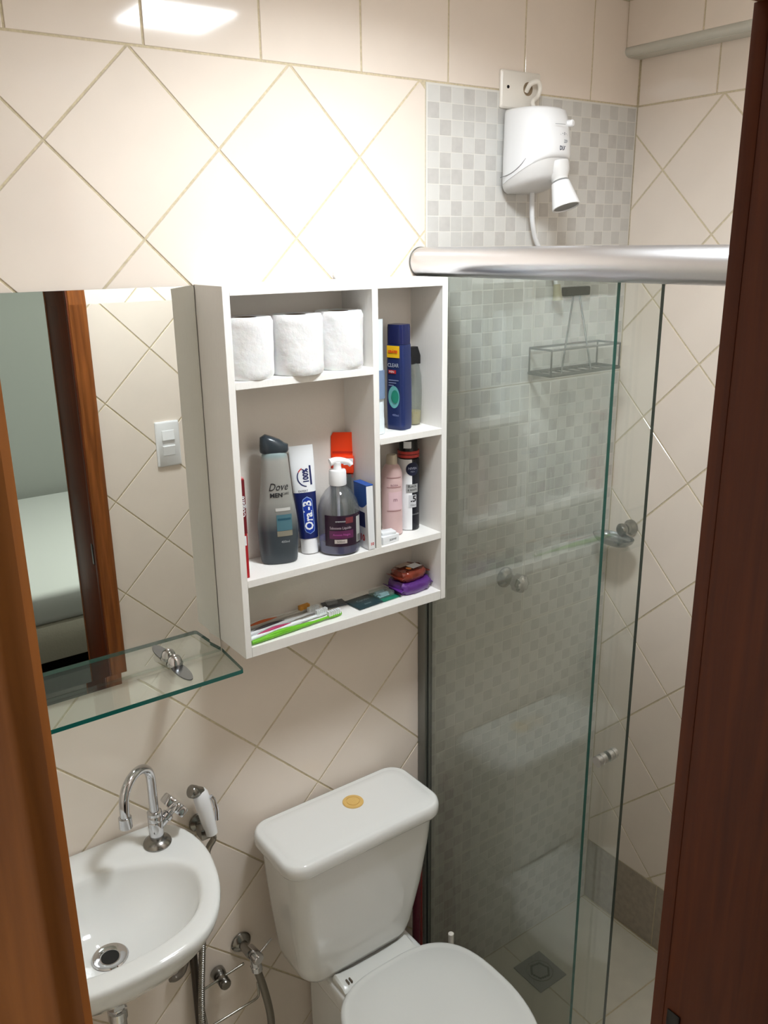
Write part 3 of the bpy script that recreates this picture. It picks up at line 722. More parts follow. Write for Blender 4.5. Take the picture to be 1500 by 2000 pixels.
# ------------------------------------------------------------------ bottom compartment
def brush(loc, rz, hc, gc, label, L=.19, cat='toothbrush', band=None, head=None):
    o = empty('toothbrush', loc, label, cat, rz=rz)
    bm = bmesh.new(); path = smooth_path([(0, 0, .005), (L*.3, .001, .0062), (L*.55, 0, .0058), (L*.74, -.001, .0055), (L, 0, .0055)], 5)
    tube(bm, path, .005, 10, rad=lambda t: (.0040+.0018*math.sin(PI*min(1, t*1.9))) if t < .62 else (.0028 if t < .86 else .0045))
    for v in bm.verts: v.co.z = max(.0006, min(v.co.z, .0095))
    fin(bm, 'handle', hc, o, smooth=60)
    bm = bmesh.new(); tube(bm, smooth_path([(L*.06, -.0002, .0074), (L*.3, .001, .0095), (L*.52, 0, .0088)], 5), .0032, 8, rad=lambda t: .0012+.0026*math.sin(PI*t)); fin(bm, 'rubber_grip', gc, o, smooth=60)
    bm = bmesh.new()
    for i in range(6):
        for j in (-1, 0, 1):
            x = L*.86+i*L*.024; box(bm, x-.0017, x+.0017, j*.003-.0013, j*.003+.0013, .007, .0165)
    tagp(fin(bm, 'bristles', head or wh, o), kind='stuff')
    return o
gr = mat('lime_green', (112, 190, 44), .3); dkg = mat('dark_rubber', (58, 52, 54), .5); og = mat('orange_rubber', (206, 100, 52), .4); mg = mat('magenta_rubber', (176, 50, 96), .4)
def ang(a, b): return math.atan2(b[1]-a[1], b[0]-a[0])
brush((.0965, -.102, Z0), ang((.0965, -.102), (.30, -.088)), gr, gr, 'lime green toothbrush along the front edge of the bottom shelf', L=.205)
brush((.0985, -.086, Z0), ang((.0985, -.086), (.28, -.068)), wh, mg, 'white toothbrush with a magenta and dark grip, behind the green one', L=.185)
brush((.0990, -.068, Z0), ang((.0990, -.068), (.27, -.048)), wh, dkg, 'white toothbrush with a black rubber grip, in the middle of the bundle', L=.178)
brush((.1000, -.044, Z0), ang((.1000, -.044), (.28, -.028)), mat('grey_white', (196, 190, 182), .4), og, 'grey toothbrush with an orange rubber grip nearest the cabinet back', L=.165, head=mat('orange_bristle', (226, 160, 70), .6))
fl = empty('floss_pack', (.318, -.034, Z0), 'small dark grey floss pack beyond the toothbrush heads', 'pack', rz=math.radians(-8))
bx('card', mat('slate_card', (74, 78, 82), .35), fl, -.022, .026, -.016, .014, .0006, .0035, .0008); bx('blister', clear, fl, -.016, .008, -.010, .008, .0036, .010, .002)
bl = empty('toothbrush_pack', (.392, -.062, Z0), 'dark teal blister pack with toothbrush heads showing', 'pack', rz=math.radians(4))
bx('card', mat('teal_card', (36, 60, 66), .3), bl, -.050, .012, -.028, .024, .0006, .0045, .0015)
bx('card', mat('green_card', (36, 120, 96), .3), bl, .012, .060, -.028, .024, .0006, .0030, .001)
bx('blister', glass_mat('blister_clear', (.88, .93, .93), .12, .08, .05), bl, .008, .052, -.018, .018, .0031, .014, .003)
for k in range(2):
    bm = bmesh.new(); box(bm, .014, .042, -.012+k*.014, -.004+k*.014, .0035, .0065, .001); box(bm, .018, .040, -.011+k*.014, -.005+k*.014, .0065, .0115)
    fin(bm, 'brush_head', mat('aqua_head', (150, 190, 200), .4), bl)
lettering('Carvão', .011, mat('pale_teal_print', (140, 160, 165), .4), bl, plane_map((0, 0, .0048), (1, 0, 0), (0, 1, 0)), at=(-.018, .003)); lettering('dental', .007, mat('pale_teal_print2', (140, 160, 165), .4), bl, plane_map((0, 0, .0048), (1, 0, 0), (0, 1, 0)), at=(-.020, -.016))
def pack(name, loc, rz, hx, hy, hz, m, label, seed, parts=()):
    o = empty(name, loc, label, 'packet', rz=rz); rnd = random.Random(seed)
    bm = bmesh.new(); rg = []; n_ = 40
    for t in [i/12 for i in range(13)]:
        z = t*2*hz; k = (1-abs(2*t-1)**3)**.33 if 0 < t < 1 else .72
        k = max(k, .72)
        rr = sell(0, 0, hx*(.62+.38*k), hy*(.62+.38*k), z+.0006, n_, 3.2)
        for i, v in enumerate(rr): 
            d = 1+.03*math.sin(i*1.7+seed+t*6)+.02*math.sin(i*3.1-t*9); v.x *= d; v.y *= d
            if 0 < t: v.z += .0012*math.sin(i*.9+seed)*t
        rg.append(rr)
    loft(bm, rg); fin(bm, 'wrapper', m, o, smooth=35)
    for s in (-1, 1):
        bm = bmesh.new()
        a = [Vector((s*hx*.93, -hy*.8, hz)), Vector((s*hx*.93, hy*.8, hz)), Vector((s*(hx+.006), hy*.86, hz+.003)), Vector((s*(hx+.006), -hy*.86, hz-.001))]
        loft(bm, [[v-Vector((0, 0, .0005)) for v in a], [v+Vector((0, 0, .0005)) for v in a]])
        fin(bm, 'crimped_end', m, o)
    return o
pu = pack('soap_packet', (.4955, -.060, Z0), math.radians(5), .044, .034, .0130, mat('purple_film', (92, 42, 128), .22, bump=.6, scale=60, coat=.5), 'glossy purple wrapped packet at the right end of the bottom shelf', 1)
pz = pack('soap_packet', (.493, -.060, Z0+.0275), math.radians(9), .037, .027, .0105, mat('dark_orange_film', (122, 48, 32), .2, bump=.6, scale=60, var=.35, coat=.5), 'dark orange and brown wrapped packet with a white sticker, on the purple one', 2)
patch('sticker', wh, pz, plane_map((0, 0, .0246), (1, 0, 0), (0, 1, 0)), -.004, .024, -.018, .004)
patch('print', mat('beige_print', (170, 150, 136), .4), pz, plane_map((0, 0, .0250), (1, 0, 0), (0, 1, 0)), -.022, .012, .004, .020)
patch('print', mat('fire_print', (236, 140, 50), .3), pz, plane_map((0, 0, .0250), (1, 0, 0), (0, 1, 0)), -.016, -.006, -.018, -.004, 8, 8, disc_shape)
patch('print', wh, pu, plane_map((0, -.0305, 0), (1, 0, 0), (0, 0, 1)), .0, .012, .013, .018)

# ------------------------------------------------------------------ electric shower and plate
pl = empty('blank_plate', (.832, 0, 2.221), 'white wall plate with a screw and a cable loop above the electric shower', 'wall plate')
bm = bmesh.new(); loft(bm, [[Vector((p.x, y, p.y)) for p in rrect(0, 0, hx, hy, .004, 0)] for y, hx, hy in ((-.0012, .056, .036), (-.005, .056, .036), (-.008, .053, .033))]); fin(bm, 'plate', M['cream'], pl, smooth=40)
bm = bmesh.new(); lathe(bm, [(.0035, 0), (.003, .0016)], (-.038, -.0075, .004), (0, -1, 0), 14); fin(bm, 'screw', M['black'], pl, smooth=40)
bm = bmesh.new(); lathe(bm, [(.013, 0), (.013, .0012)], (.018, -.0078, .004), (0, -1, 0), 20); fin(bm, 'cable_hole', mat('shaded_hole', (150, 130, 105), .8), pl, smooth=40)
bm = bmesh.new(); tube(bm, smooth_path([(.012, -.009, -.002), (.014, -.020, .012), (.028, -.026, .016), (.037, -.024, .004), (.030, -.024, -.012), (.012, -.030, -.022), (.010, -.034, -.033), (.016, -.040, -.046)]), .0048, 10); fin(bm, 'cable', M['cream'], pl, smooth=60)
ht = empty('electric_shower', (.827, 0, 2.11), 'white electric shower heater with a short conical spray head', 'shower')
def sec(z, y1, hx, e=3.2, y0=0.0, cx=0):
    out = []; n_ = 40
    cy, hy = (y0+y1)/2, (y0-y1)/2
    for i in range(n_):
        a = 2*PI*i/n_; c, s = math.cos(a), math.sin(a)
        # flat at the wall, rounder at the front
        ee = e if s > 0 else 2.4
        out.append(Vector((cx+hx*math.copysign(abs(c)**(2/ee), c), cy+hy*math.copysign(abs(s)**(2/ee), s), z)))
    return out
bm = bmesh.new(); rg = []
for z, y1, hx in ((.070, -.085, .040), (.069, -.100, .047), (.063, -.112, .0515), (.04, -.120, .0535), (.0, -.126, .055), (-.03, -.127, .0555), (-.050, -.125, .055)):
    rr = sec(z, y1*1.03, hx*1.08, y0=-.0015)
    rg.append(rr)
# lower lip of the shell: higher at the front than at the wall
lip = sec(-.060, -.126, .0590, y0=-.0015)
for v in lip: v.z = -.078 + .052*min(1, max(0, (-v.y)/.125))**1.3
for r_ in rg[-3:]:
    for i, v in enumerate(r_): v.z = max(v.z, lip[i].z + (.004 if r_ is rg[-1] else (.010 if r_ is rg[-2] else .016)))
rg.append(lip)
loft(bm, rg[::-1]); fin(bm, 'shell', M['plastic'], ht, smooth=50)
bm = bmesh.new(); rg = []
for k, s in enumerate((1.0, .97, .86, .62)):
    rr = []
    for v in lip:
        dz = (0, -.004, -.010, -.014)[k]
        fr = min(1, max(0, -v.y/.125))
        rr.append(Vector((v.x*s*.985, -.0015+(v.y*.985+.0015)*(1-(1-s)*.8), v.z + .003 + dz - .022*fr*(k > 0) - .006*fr*k)))
    rg.append(rr)
loft(bm, rg[::-1]); fin(bm, 'lower_body', mat('grey_white_plastic', (222, 220, 218), .35), ht, smooth=60)
bm = bmesh.new(); ax = Vector((.02, -.30, -.80)); lathe(bm, [(.026, -.018), (.024, 0), (.0175, .010), (.0165, .016)], (.012, -.114, -.055), ax, 28); fin(bm, 'neck', mat('neck_plastic', (224, 222, 220), .35), ht, smooth=50)
bm = bmesh.new(); axn = ax.normalized(); c0 = Vector((.012, -.114, -.056))+axn*.018; lathe(bm, [(.0160, 0), (.0185, .001), (.0285, .050), (.0285, .052), (.0260, .0525), (.0250, .049)], c0, ax, 32); fin(bm, 'spray_head', M['plastic'], ht, smooth=40)
bm = bmesh.new(); lathe(bm, [(.0254, .0492), (.0252, .0502)], c0, ax, 28); fin(bm, 'spray_face', mat('grey_spray_face', (140, 140, 138), .5), ht)
bm = bmesh.new(); lathe(bm, [(.007, 0), (.007, .010), (.005, .012)], (.030, -.118, .038), (0.25, -1, 0), 18); fin(bm, 'selector_knob', M['plastic'], ht, smooth=40)
def hmap(u, v):   # front of the shell
    a = -PI/2 + u/.075
    return Vector((.0600*math.cos(a), -.066+.0650*math.sin(a), v))
lettering('. - o - .', .011, M['print'], ht, hmap, at=(.010, .018)); lettering('220V', .0085, M['print'], ht, hmap, at=(.018, .003)); lettering('DUCHA', .011, M['print'], ht, hmap, at=(.014, -.010), bold=.0004)
patch('print_line', M['grey_t'], ht, hmap, -.022, .012, .0335, .0345, 10, 1)
bm = bmesh.new(); tube(bm, smooth_path([(-.0590, -.020, -.060), (-.0597, -.050, -.054), (-.0597, -.075, -.042), (-.057, -.09, -.028)]), .0009, 6); fin(bm, 'seam', M['grey_t'], ht)
hose = empty('shower_hose', (.852, -.03, 2.03), 'thin white hose hanging from the electric shower behind the rail', 'hose')
bm = bmesh.new(); tube(bm, smooth_path([(0, 0, .012), (0, 0, -.03), (.008, .004, -.07), (.030, .012, -.108), (.062, .016, -.14), (.090, .014, -.175), (.100, .012, -.205)]), .0052, 12); fin(bm, 'hose_tube', M['plastic'], hose, smooth=60)
bm = bmesh.new(); lathe(bm, [(.008, 0), (.009, .012), (.011, .03), (.013, .036)], (.100, .012, -.20), (.05, -.1, -1), 18); fin(bm, 'hand_nozzle', mat('aged_plastic', (176, 168, 140), .4), hose, smooth=50)

# ------------------------------------------------------------------ shower enclosure
XR = .572
rail = empty('shower_rail', (XR, 0, 1.887), 'thick round brushed aluminium rail over the shower door', 'rail')
bm = bmesh.new(); lathe(bm, [(.026, .002), (.028, .004), (.028, -YF-.002)], (0, 0, 0), (0, -1, 0), 40); fin(bm, 'rail_tube', M['alu'], rail, smooth=40)
bm = bmesh.new(); lathe(bm, [(.0275, .0005), (.029, .001), (.029, .0035), (.0275, .004)], (0, 0, 0), (0, -1, 0), 40); fin(bm, 'end_cap', M['alud'], rail, smooth=40)
def pane(name, org, y0, y1, z0, z1, label, th=.008):
    o = empty(name, org, label, 'glass door' if 'door' in name else 'glass panel')
    g = bx('pane', [M['glass'], M['edged']], o, -th/2, th/2, y0, y1, z0, z1)
    for p in g.data.polygons:
        if abs(p.normal.x) < .5: p.material_index = 1
    return o
fx = pane('fixed_glass_panel', (.575, 0, .05), -.503, -.002, 0, 1.812, 'fixed clear glass shower panel next to the back wall')
fx.children[0].data.materials[1] = M['edge']
dr = pane('sliding_glass_door', (.601, 0, .055), -.567, -.004, 0, 1.806, 'sliding clear glass shower door, pushed behind the fixed panel')
bm = bmesh.new()
for s in (-1, 1): lathe(bm, [(.0095, .004), (.0105, .0045), (.0105, .014), (.0090, .0148), (.0090, .0162), (.0105, .017), (.0105, .025), (.0095, .026)], (0, -.5235, .945), (s, 0, 0), 24)
fin(bm, 'door_knob', mat('satin_knob', (196, 196, 196), .28, 1), dr, smooth=40)
pr = empty('wall_profile', (.590, 0, .0), 'slim grey aluminium upright profile fixed to the back wall', 'profile')
bx('profile', M['alud'], pr, -.0255, -.0195, -.028, -.0012, .045, 1.862, .0008); bx('profile', M['alud'], pr, -.0102, -.0050, -.022, -.0012, .045, 1.862, .0008)
ks = empty('shower_kerb', (.588, -.49, 0), 'pale stone threshold under the shower glass', 'threshold'); bx('kerb', mat('kerb_stone', (196, 190, 178), .4, var=.06), ks, -.045, .045, -.492, .488, .0005, .044, .004)
bx('bottom_track', M['alud'], ks, -.028, .026, -.490, .475, .044, .049, .001)
# register valve on the back wall
rv = empty('shower_valve', (.834, 0, 1.142), 'chrome shower valve on the mosaic wall, seen through the glass', 'valve')
bm = bmesh.new(); lathe(bm, [(.026, .0015), (.025, .006), (.018, .012), (.0125, .016), (.012, .038)], (0, 0, 0), (0, -1, 0), 28); fin(bm, 'flange', M['chromed'], rv, smooth=40)
bm = bmesh.new(); rr = []
for z, r in ((.038, .014), (.042, .021), (.058, .0225), (.066, .018), (.070, .008)):
    rr.append([Vector(((r+.0014*math.cos(8*a))*math.cos(a), -z, (r+.0014*math.cos(8*a))*math.sin(a))) for a in [2*PI*i/48 for i in range(48)]])
loft(bm, rr); fin(bm, 'handle', M['chrome'], rv, smooth=50)
# wire caddy
cd = empty('shower_caddy', (1.03, 0, 1.812), 'grey wire shower caddy hanging on the mosaic wall, seen through the glass', 'caddy')
wire = mat('dull_wire', (112, 112, 108), .4, .8)
bx('hanger_plate', mat('dark_hanger', (64, 64, 60), .35, .6), cd, -.045, .040, -.016, -.0015, -.010, .010, .003)
bm = bmesh.new()
for a in (-1, 1): tube(bm, [(a*.010-.004, -.012, -.008), (a*.050-.065, -.078, -.176)], .0022, 8)
fin(bm, 'hanger_wire', wire, cd, smooth=60)
bm = bmesh.new()
def rim(z, x0, x1, y0, y1, r):
    tube(bm, [(x0, y0, z), (x1, y0, z), (x1, y1, z), (x0, y1, z), (x0, y0, z), (x0+.01, y0, z)], r, 8)
rim(-.120, -.150, .080, -.012, -.080, .0026); rim(-.176, -.150, .080, -.012, -.080, .0042)
for k in range(8): tube(bm, [(-.150+.0328*k, -.012, -.176), (-.150+.0328*k, -.080, -.176)], .0015, 6)
for (x, y) in ((-.150, -.012), (-.150, -.08), (.080, -.012), (.080, -.08)): tube(bm, [(x, y, -.120), (x, y, -.176)], .0022, 6)
fin(bm, 'basket', wire, cd, smooth=60)
# soap dish on the right wall
sd = empty('soap_dish', (XW, -.075, 1.205), 'chrome wall bracket with a clear soap dish on the right shower wall', 'soap dish')
bm = bmesh.new(); lathe(bm, [(.020, .0015), (.020, .008), (.013, .014), (.0125, .03), (.016, .034), (.017, .042), (.012, .048)], (0, 0, .008), (-1, 0, 0), 26); fin(bm, 'bracket', M['chromed'], sd, smooth=50)
bm = bmesh.new(); rg = []
for z, k in ((-.022, .60), (-.020, .75), (-.012, .93), (-.004, 1), (-.002, 1), (-.003, .95), (-.011, .87), (-.0175, .70)): rg.append(sell(-.072, 0, .034*k, .058*k, z, 40, 2.3))
loft(bm, rg); tube(bm, [(-.03, 0, -.004), (-.045, 0, -.004)], .005, 8); fin(bm, 'dish', mat('steel_dish', (150, 152, 152), .18, .8), sd, smooth=50)
# floor drain
dn = empty('floor_drain', (.892, -.1275, 0), 'square grey metal drain grate in the shower floor', 'drain')
dm = mat('dull_drain', (150, 151, 148), .4, .5); bm = bmesh.new(); box(bm, -.050, .050, -.052, .052, .0003, .0035, .001); fin(bm, 'grate_frame', dm, dn, smooth=40)
bm = bmesh.new(); loft(bm, [circ((0, 0, .0036), .036, 32), circ((0, 0, .0048), .036, 32), circ((0, 0, .0048), .0345, 32), circ((0, 0, .0036), .0345, 32)], False, False); fin(bm, 'grate_ring', M['chromed'], dn, smooth=40)
for k in range(6):
    a = k*PI/3+.3; bm = bmesh.new()
    for q_ in (-.012, -.005, .002, .009): lathe(bm, [(.0034, .0030), (.0034, .0042)], (.023*math.cos(a)-q_*math.sin(a), .023*math.sin(a)+q_*math.cos(a), 0), n=10)
    fin(bm, 'grate_slots', M['black'], dn)

# ------------------------------------------------------------------ basin
bs = empty('wash_basin', (-.245, 0, .85), 'small white oval wall basin with one tap at the back', 'basin')
OUT = [(0, -.345), (.06, -.341), (.114, -.325), (.156, -.290), (.19, -.228), (.207, -.165), (.2115, -.118), (.206, -.07), (.190, -.032), (.165, -.010), (.135, -.003), (0, -.002)]
INN = [(0, -.303), (.05, -.300), (.105, -.283), (.142, -.250), (.162, -.205), (.166, -.170), (.155, -.140), (.131, -.117), (.085, -.092), (.040, -.078), (0, -.075)]
def ring_fn(P, c, n_=64):
    P = [Vector((p[0], p[1], 0)) for p in P]
    sp_ = smooth_path(P, 8); poly = sp_ + [Vector((-p.x, p.y, 0)) for p in sp_[::-1]]
    out = []
    for i in range(n_):
        a = 2*PI*i/n_; d = Vector((math.cos(a), math.sin(a), 0)); best = 0
        for j in range(len(poly)):
            p1, p2 = poly[j]-c, poly[(j+1) % len(poly)]-c; e_ = p2-p1
            den = d.x*e_.y-d.y*e_.x
            if abs(den) < 1e-9: continue
            t = (p1.x*e_.y-p1.y*e_.x)/den; s = (p1.x*d.y-p1.y*d.x)/den
            if t > best and -1e-6 <= s <= 1+1e-6: best = t
        out.append(d*best)
    return out
cc = Vector((0, -.19, 0)); ro = ring_fn(OUT, cc); ri = ring_fn(INN, cc)
rg = []
for z, k in ((-.110, .30), (-.108, .42), (-.098, .56), (-.079, .71), (-.056, .83), (-.036, .92), (-.018, .975), (-.006, .995), (.0, .99), (.0035, .975), (.0045, .955)):
    rr = []
    for v in ro:
        p = cc + v*k + Vector((0, 0, z))
        # keep the back flat against the wall on the upper part
        if v.y > 0: p.y = cc.y + v.y*(1-(1-k)*.35)
        rr.append(Vector((p.x, min(p.y, -.0015), p.z)))
    rg.append(rr)
for z, a in ((.004, .35), (.003, .80), (.0015, .95)): rg.append([cc + o_*(.955*(1-a)) + i2*a*1.0 + Vector((0, 0, z)) for o_, i2 in zip(ro, ri)])
for z, k in ((-.002, .985), (-.010, .965), (-.030, .90), (-.055, .78), (-.075, .60), (-.086, .40), (-.0905, .25)):
    sh_ = Vector((0, .012*(1-k), 0)); rg.append([cc + sh_ + i2*k + Vector((0, 0, z)) for i2 in ri])
rg.append(circ((0, -.178, -.0925), .030, 64))
rg[-1] = [cc + Vector((.0, .012, 0)) + Vector((math.cos(2*PI*i/64), math.sin(2*PI*i/64), 0))*.026 + Vector((0, 0, -.0925)) for i in range(64)]
bm = bmesh.new(); loft(bm, rg); fin(bm, 'basin_body', M['china'], bs, smooth=60)
bm = bmesh.new(); lathe(bm, [(.030, 0), (.031, .001), (.029, .003), (.021, .0022), (.0165, -.0005), (.0150, -.001)], (0, -.178, -.0912), n=36, cap1=False); drr = fin(bm, 'drain_ring', M['chrome'], bs, smooth=40)
bm = bmesh.new(); lathe(bm, [(.0152, -.0008), (.0152, .0002)], (0, -.178, -.0905), n=28); fin(bm, 'drain_hole', M['black'], drr)
tr = empty('basin_trap', (-.245, -.178, .745), 'chrome nut and waste pipe under the basin', 'waste pipe')
bm = bmesh.new(); lathe(bm, [(.011, -.004), (.011, -.07)], n=20); lathe(bm, [(.0175, -.060), (.0190, -.062), (.0190, -.088), (.0175, -.090)], n=6); lathe(bm, [(.0135, -.090), (.0135, -.098), (.0170, -.100), (.0170, -.118), (.0145, -.122), (.0145, -.24)], n=24)
fin(bm, 'trap_body', M['chrome'], tr, smooth=25)
bm = bmesh.new(); tube(bm, smooth_path([(0, 0, -.23), (0, .012, -.275), (0, .06, -.315), (0, .12, -.335), (0, .174, -.345)]), .0135, 14); fin(bm, 'waste_hose', M['chromed'], tr, smooth=50)
# supply hose curving out below the basin
sph = empty('supply_hose', (-.10, -.02, .60), 'short curved grey supply hose below the basin', 'hose')
bm = bmesh.new(); tube(bm, smooth_path([(.046, .008, -.055), (.0455, .008, -.085), (.036, .008, -.114), (.020, .008, -.123), (.008, .008, -.118)]), .0068, 12); fin(bm, 'hose_tube', mat('grey_hose', (124, 116, 106), .35, .5), sph, smooth=60)
# tap
fc = empty('basin_tap', (-.105, -.064, .8545), 'chrome swan-neck tap with a fluted knob on the basin', 'tap')
bm = bmesh.new(); lathe(bm, [(.0255, -.001), (.0262, .002), (.024, .006), (.017, .011), (.0125, .013)], n=36); fin(bm, 'base_flange', M['chromed'], fc, smooth=40)
bm = bmesh.new(); lathe(bm, [(.0115, .011), (.0135, .016), (.0138, .048), (.0128, .050), (.0138, .051), (.0138, .060), (.0125, .062), (.0138, .063), (.0138, .068), (.010, .070)], n=28); fin(bm, 'tap_body', M['chrome'], fc, smooth=35)
dv = Vector((-.072, -.052, 0)).normalized()
pth = [Vector((0, 0, .066)), Vector((0, 0, .10)), Vector((0, 0, .135))]
for i in range(1, 9):
    a = PI*i/8*1.0; pth.append(Vector((0, 0, .138)) + dv*(.042*(1-math.cos(a))) + Vector((0, 0, .040*math.sin(a))))
pth += [dv*.085+Vector((0, 0, .115))]
bm = bmesh.new(); tube(bm, smooth_path(pth, 4), .0085, 16); spt = fin(bm, 'spout', M['chrome'], fc, smooth=60)
bm = bmesh.new(); c_ = dv*.085; lathe(bm, [(.0098, .117), (.0115, .116), (.0115, .096), (.0095, .095), (.0082, .098)], (c_.x, c_.y, 0), n=24); fin(bm, 'aerator', M['chrome'], spt, smooth=35)
ax = Vector((.80, .10, .60)).normalized()
bm = bmesh.new(); lathe(bm, [(.0095, .004), (.0095, .024), (.0115, .026), (.0115, .034), (.0075, .036), (.0075, .044)], (0, 0, .030), ax, 22); fin(bm, 'valve_neck', M['chrome'], fc, smooth=35)
bm = bmesh.new(); a1 = ax.orthogonal().normalized(); a2 = ax.cross(a1); rr = []
for h_, k in ((.042, .75), (.043, .95), (.046, 1), (.058, 1), (.061, .93), (.062, .6)):
    rr.append([Vector((0, 0, .030))+ax*h_+(a1*math.cos(t)+a2*math.sin(t))*k*(.0250+.0034*math.cos(7*t)) for t in [2*PI*i/60 for i in range(60)]])
loft(bm, rr); fin(bm, 'knob', M['chrome'], fc, smooth=40)
# hygienic hand spray with its holder
hs_ = empty('hand_spray', (.002, 0, .86), 'white toilet hand spray with a chrome trigger in its wall holder', 'hand spray')
bm = bmesh.new(); lathe(bm, [(.020, .0015), (.019, .006), (.010, .010), (.0095, .020)], (.0, 0, -.045), (0, -1, 0), 22); box(bm, -.013, .015, -.044, -.016, -.062, -.036, .004)
fin(bm, 'holder', M['chromed'], hs_, smooth=40)
axs = Vector((.13, -.14, -1)).normalized(); t0 = Vector((-.002, -.030, .038))
bm = bmesh.new(); rr = []
for h_, a_, b_ in ((-.006, .012, .011), (.0, .0150, .0135), (.012, .0160, .0142), (.030, .0158, .014), (.060, .0142, .0128), (.092, .0118, .0112)):
    rr.append(circ(t0+axs*h_, a_, 24, axs))
loft(bm, rr); grp = fin(bm, 'grip', M['plastic'], hs_, smooth=60)
bm = bmesh.new(); ah = Vector((-.75, -.05, .45)).normalized(); lathe(bm, [(.0115, -.002), (.0118, .010), (.0128, .012), (.0128, .022), (.0115, .024), (.0100, .0235)], t0+Vector((0, 0, .002)), ah, 24); fin(bm, 'spray_head', M['chromed'], hs_, smooth=35)
bm = bmesh.new(); s_ = t0+axs*.018+Vector((.0175, -.008, 0)); tube(bm, [s_+Vector((-.003, 0, .010)), s_+Vector((.003, 0, 0)), s_+Vector((.0065, -.002, -.022)), s_+Vector((.0055, -.003, -.046))], .0042, 8); fin(bm, 'trigger', M['chrome'], grp, smooth=60)
bm = bmesh.new(); tube(bm, smooth_path([t0+axs*.090, t0+axs*.105, (-.001, -.036, -.10), (-.014, -.036, -.20), (-.030, -.038, -.32), (-.043, -.038, -.46), (-.048, -.036, -.62), (-.02, -.02, -.78)], 8), .0062, 12)
# ribs
hz_ = fin(bm, 'spray_hose', mat('ribbed_chrome_hose', (150, 146, 138), .28, 1), hs_, smooth=60)
bm = bmesh.new(); pts = smooth_path([(-.001, -.036, -.10), (-.014, -.036, -.20), (-.030, -.038, -.32), (-.043, -.038, -.46), (-.048, -.036, -.62)], 30)
for i in range(0, len(pts)-1, 1):
    t = (pts[i+1]-pts[i]).normalized(); lathe(bm, [(.0066, -.0009), (.0073, 0), (.0066, .0009)], pts[i], t, 10)
tagp(fin(bm, 'hose_ribs', M['chromed'], hz_, smooth=60), kind='stuff')
dp = empty('drain_pipe', (-.0385, -.0115, 0), 'dark grey vertical pipe on the wall below the basin', 'pipe')
bm = bmesh.new(); tube(bm, [(0, 0, .02), (0, 0, .60)], .0085, 14); fin(bm, 'pipe', mat('dark_pipe', (74, 66, 60), .35, .5), dp, smooth=60)
bm = bmesh.new(); lathe(bm, [(.014, .0005), (.014, .02)], n=16); fin(bm, 'pipe_foot', mat('dark_pipe_foot', (74, 66, 60), .35, .5), dp, smooth=40)
# angle valve with hose to the cistern
av = empty('angle_valve', (.074, 0, .474), 'chrome angle valve with a thin lever and hose left of the toilet', 'valve')
bm = bmesh.new(); lathe(bm, [(.023, .0015), (.0235, .003), (.021, .007), (.010, .012), (.0095, .045)], (0, 0, 0), (0, -1, 0), 28); fin(bm, 'flange', M['chromed'], av, smooth=40)
bm = bmesh.new(); lathe(bm, [(.013, .028), (.0135, .030), (.0135, .062), (.011, .066)], (0, 0, 0), (.18, -1, -.12), 20); lathe(bm, [(.011, 0), (.011, .025), (.0125, .027), (.0125, .040)], (.006, -.050, -.004), (.12, 0, -1), 18); fin(bm, 'valve_body', M['chrome'], av, smooth=35)
bm = bmesh.new(); tube(bm, [(.008, -.056, -.004), (.052, -.045, .012)], .0022, 8); fin(bm, 'lever', M['chrome'], av, smooth=50)
bm = bmesh.new(); tube(bm, smooth_path([(.010, -.050, -.040), (.022, -.055, -.10), (.036, -.050, -.19), (.042, -.035, -.30), (.060, -.03, -.38)]), .0085, 14); fin(bm, 'hose', mat('braided_hose', (128, 122, 112), .4, .7), av, smooth=60)
# toilet paper holder
ph_ = empty('paper_holder', (.014, 0, .428), 'chrome wire toilet paper holder, empty, below the basin', 'paper holder')
bm = bmesh.new(); lathe(bm, [(.0160, .0015), (.0162, .010), (.014, .020), (.012, .024), (.0125, .028), (.0125, .042), (.010, .046)], (0, 0, 0), (0.02, -1, -.05), 26); fin(bm, 'wall_post', M['chromed'], ph_, smooth=40)
bm = bmesh.new(); yy = -.027
tube(bm, [Vector(p) for p in [(.052, yy, .012), (-.040, yy, .0), (-.046, yy, -.002), (-.050, yy, -.006), (-.051, yy, -.012), (-.044, yy-.002, -.092), (-.042, yy-.002, -.098), (-.037, yy-.002, -.103), (-.030, yy-.002, -.104), (.070, yy-.002, -.098), (.076, yy-.002, -.096), (.080, yy-.002, -.092), (.081, yy-.002, -.086), (.080, yy-.002, -.055)]], .0027, 10); fin(bm, 'wire_loop', mat('grey_wire', (170, 168, 160), .2, 1), ph_, smooth=50)

# ------------------------------------------------------------------ toilet
to = empty('toilet', (.308, 0, 0), 'white close-coupled toilet with a yellowed round flush button and closed lid', 'toilet')
bm = bmesh.new(); rg = []
for z, xa, xb, y1, r in ((.405, .178, .400, -.135, .030), (.415, .160, .420, -.148, .035), (.432, .149, .430, -.156, .038), (.46, .141, .438, -.162, .040), (.56, .130, .458, -.172, .040), (.66, .121, .472, -.180, .040), (.735, .117, .479, -.184, .040)):
    rg.append(rrect((xa+xb)/2-.308, (y1-.016)/2, (xb-xa)/2, (-.016-y1)/2, r, z, 7))
loft(bm, rg); fin(bm, 'tank', M['china'], to, smooth=50)
bm = bmesh.new(); rg = []
for z, k, r in ((.732, -.006, .036), (.734, .001, .042), (.740, .004, .045), (.755, .004, .045), (.764, .001, .042), (.767, -.004, .038), (.7655, -.010, .034), (.7675, -.014, .032), (.7690, -.030, .025)):
    rg.append(rrect(-.012, -.1045, .191+k, .0895+k, r, z, 8))
loft(bm, rg); fin(bm, 'tank_lid', M['china'], to, smooth=50)
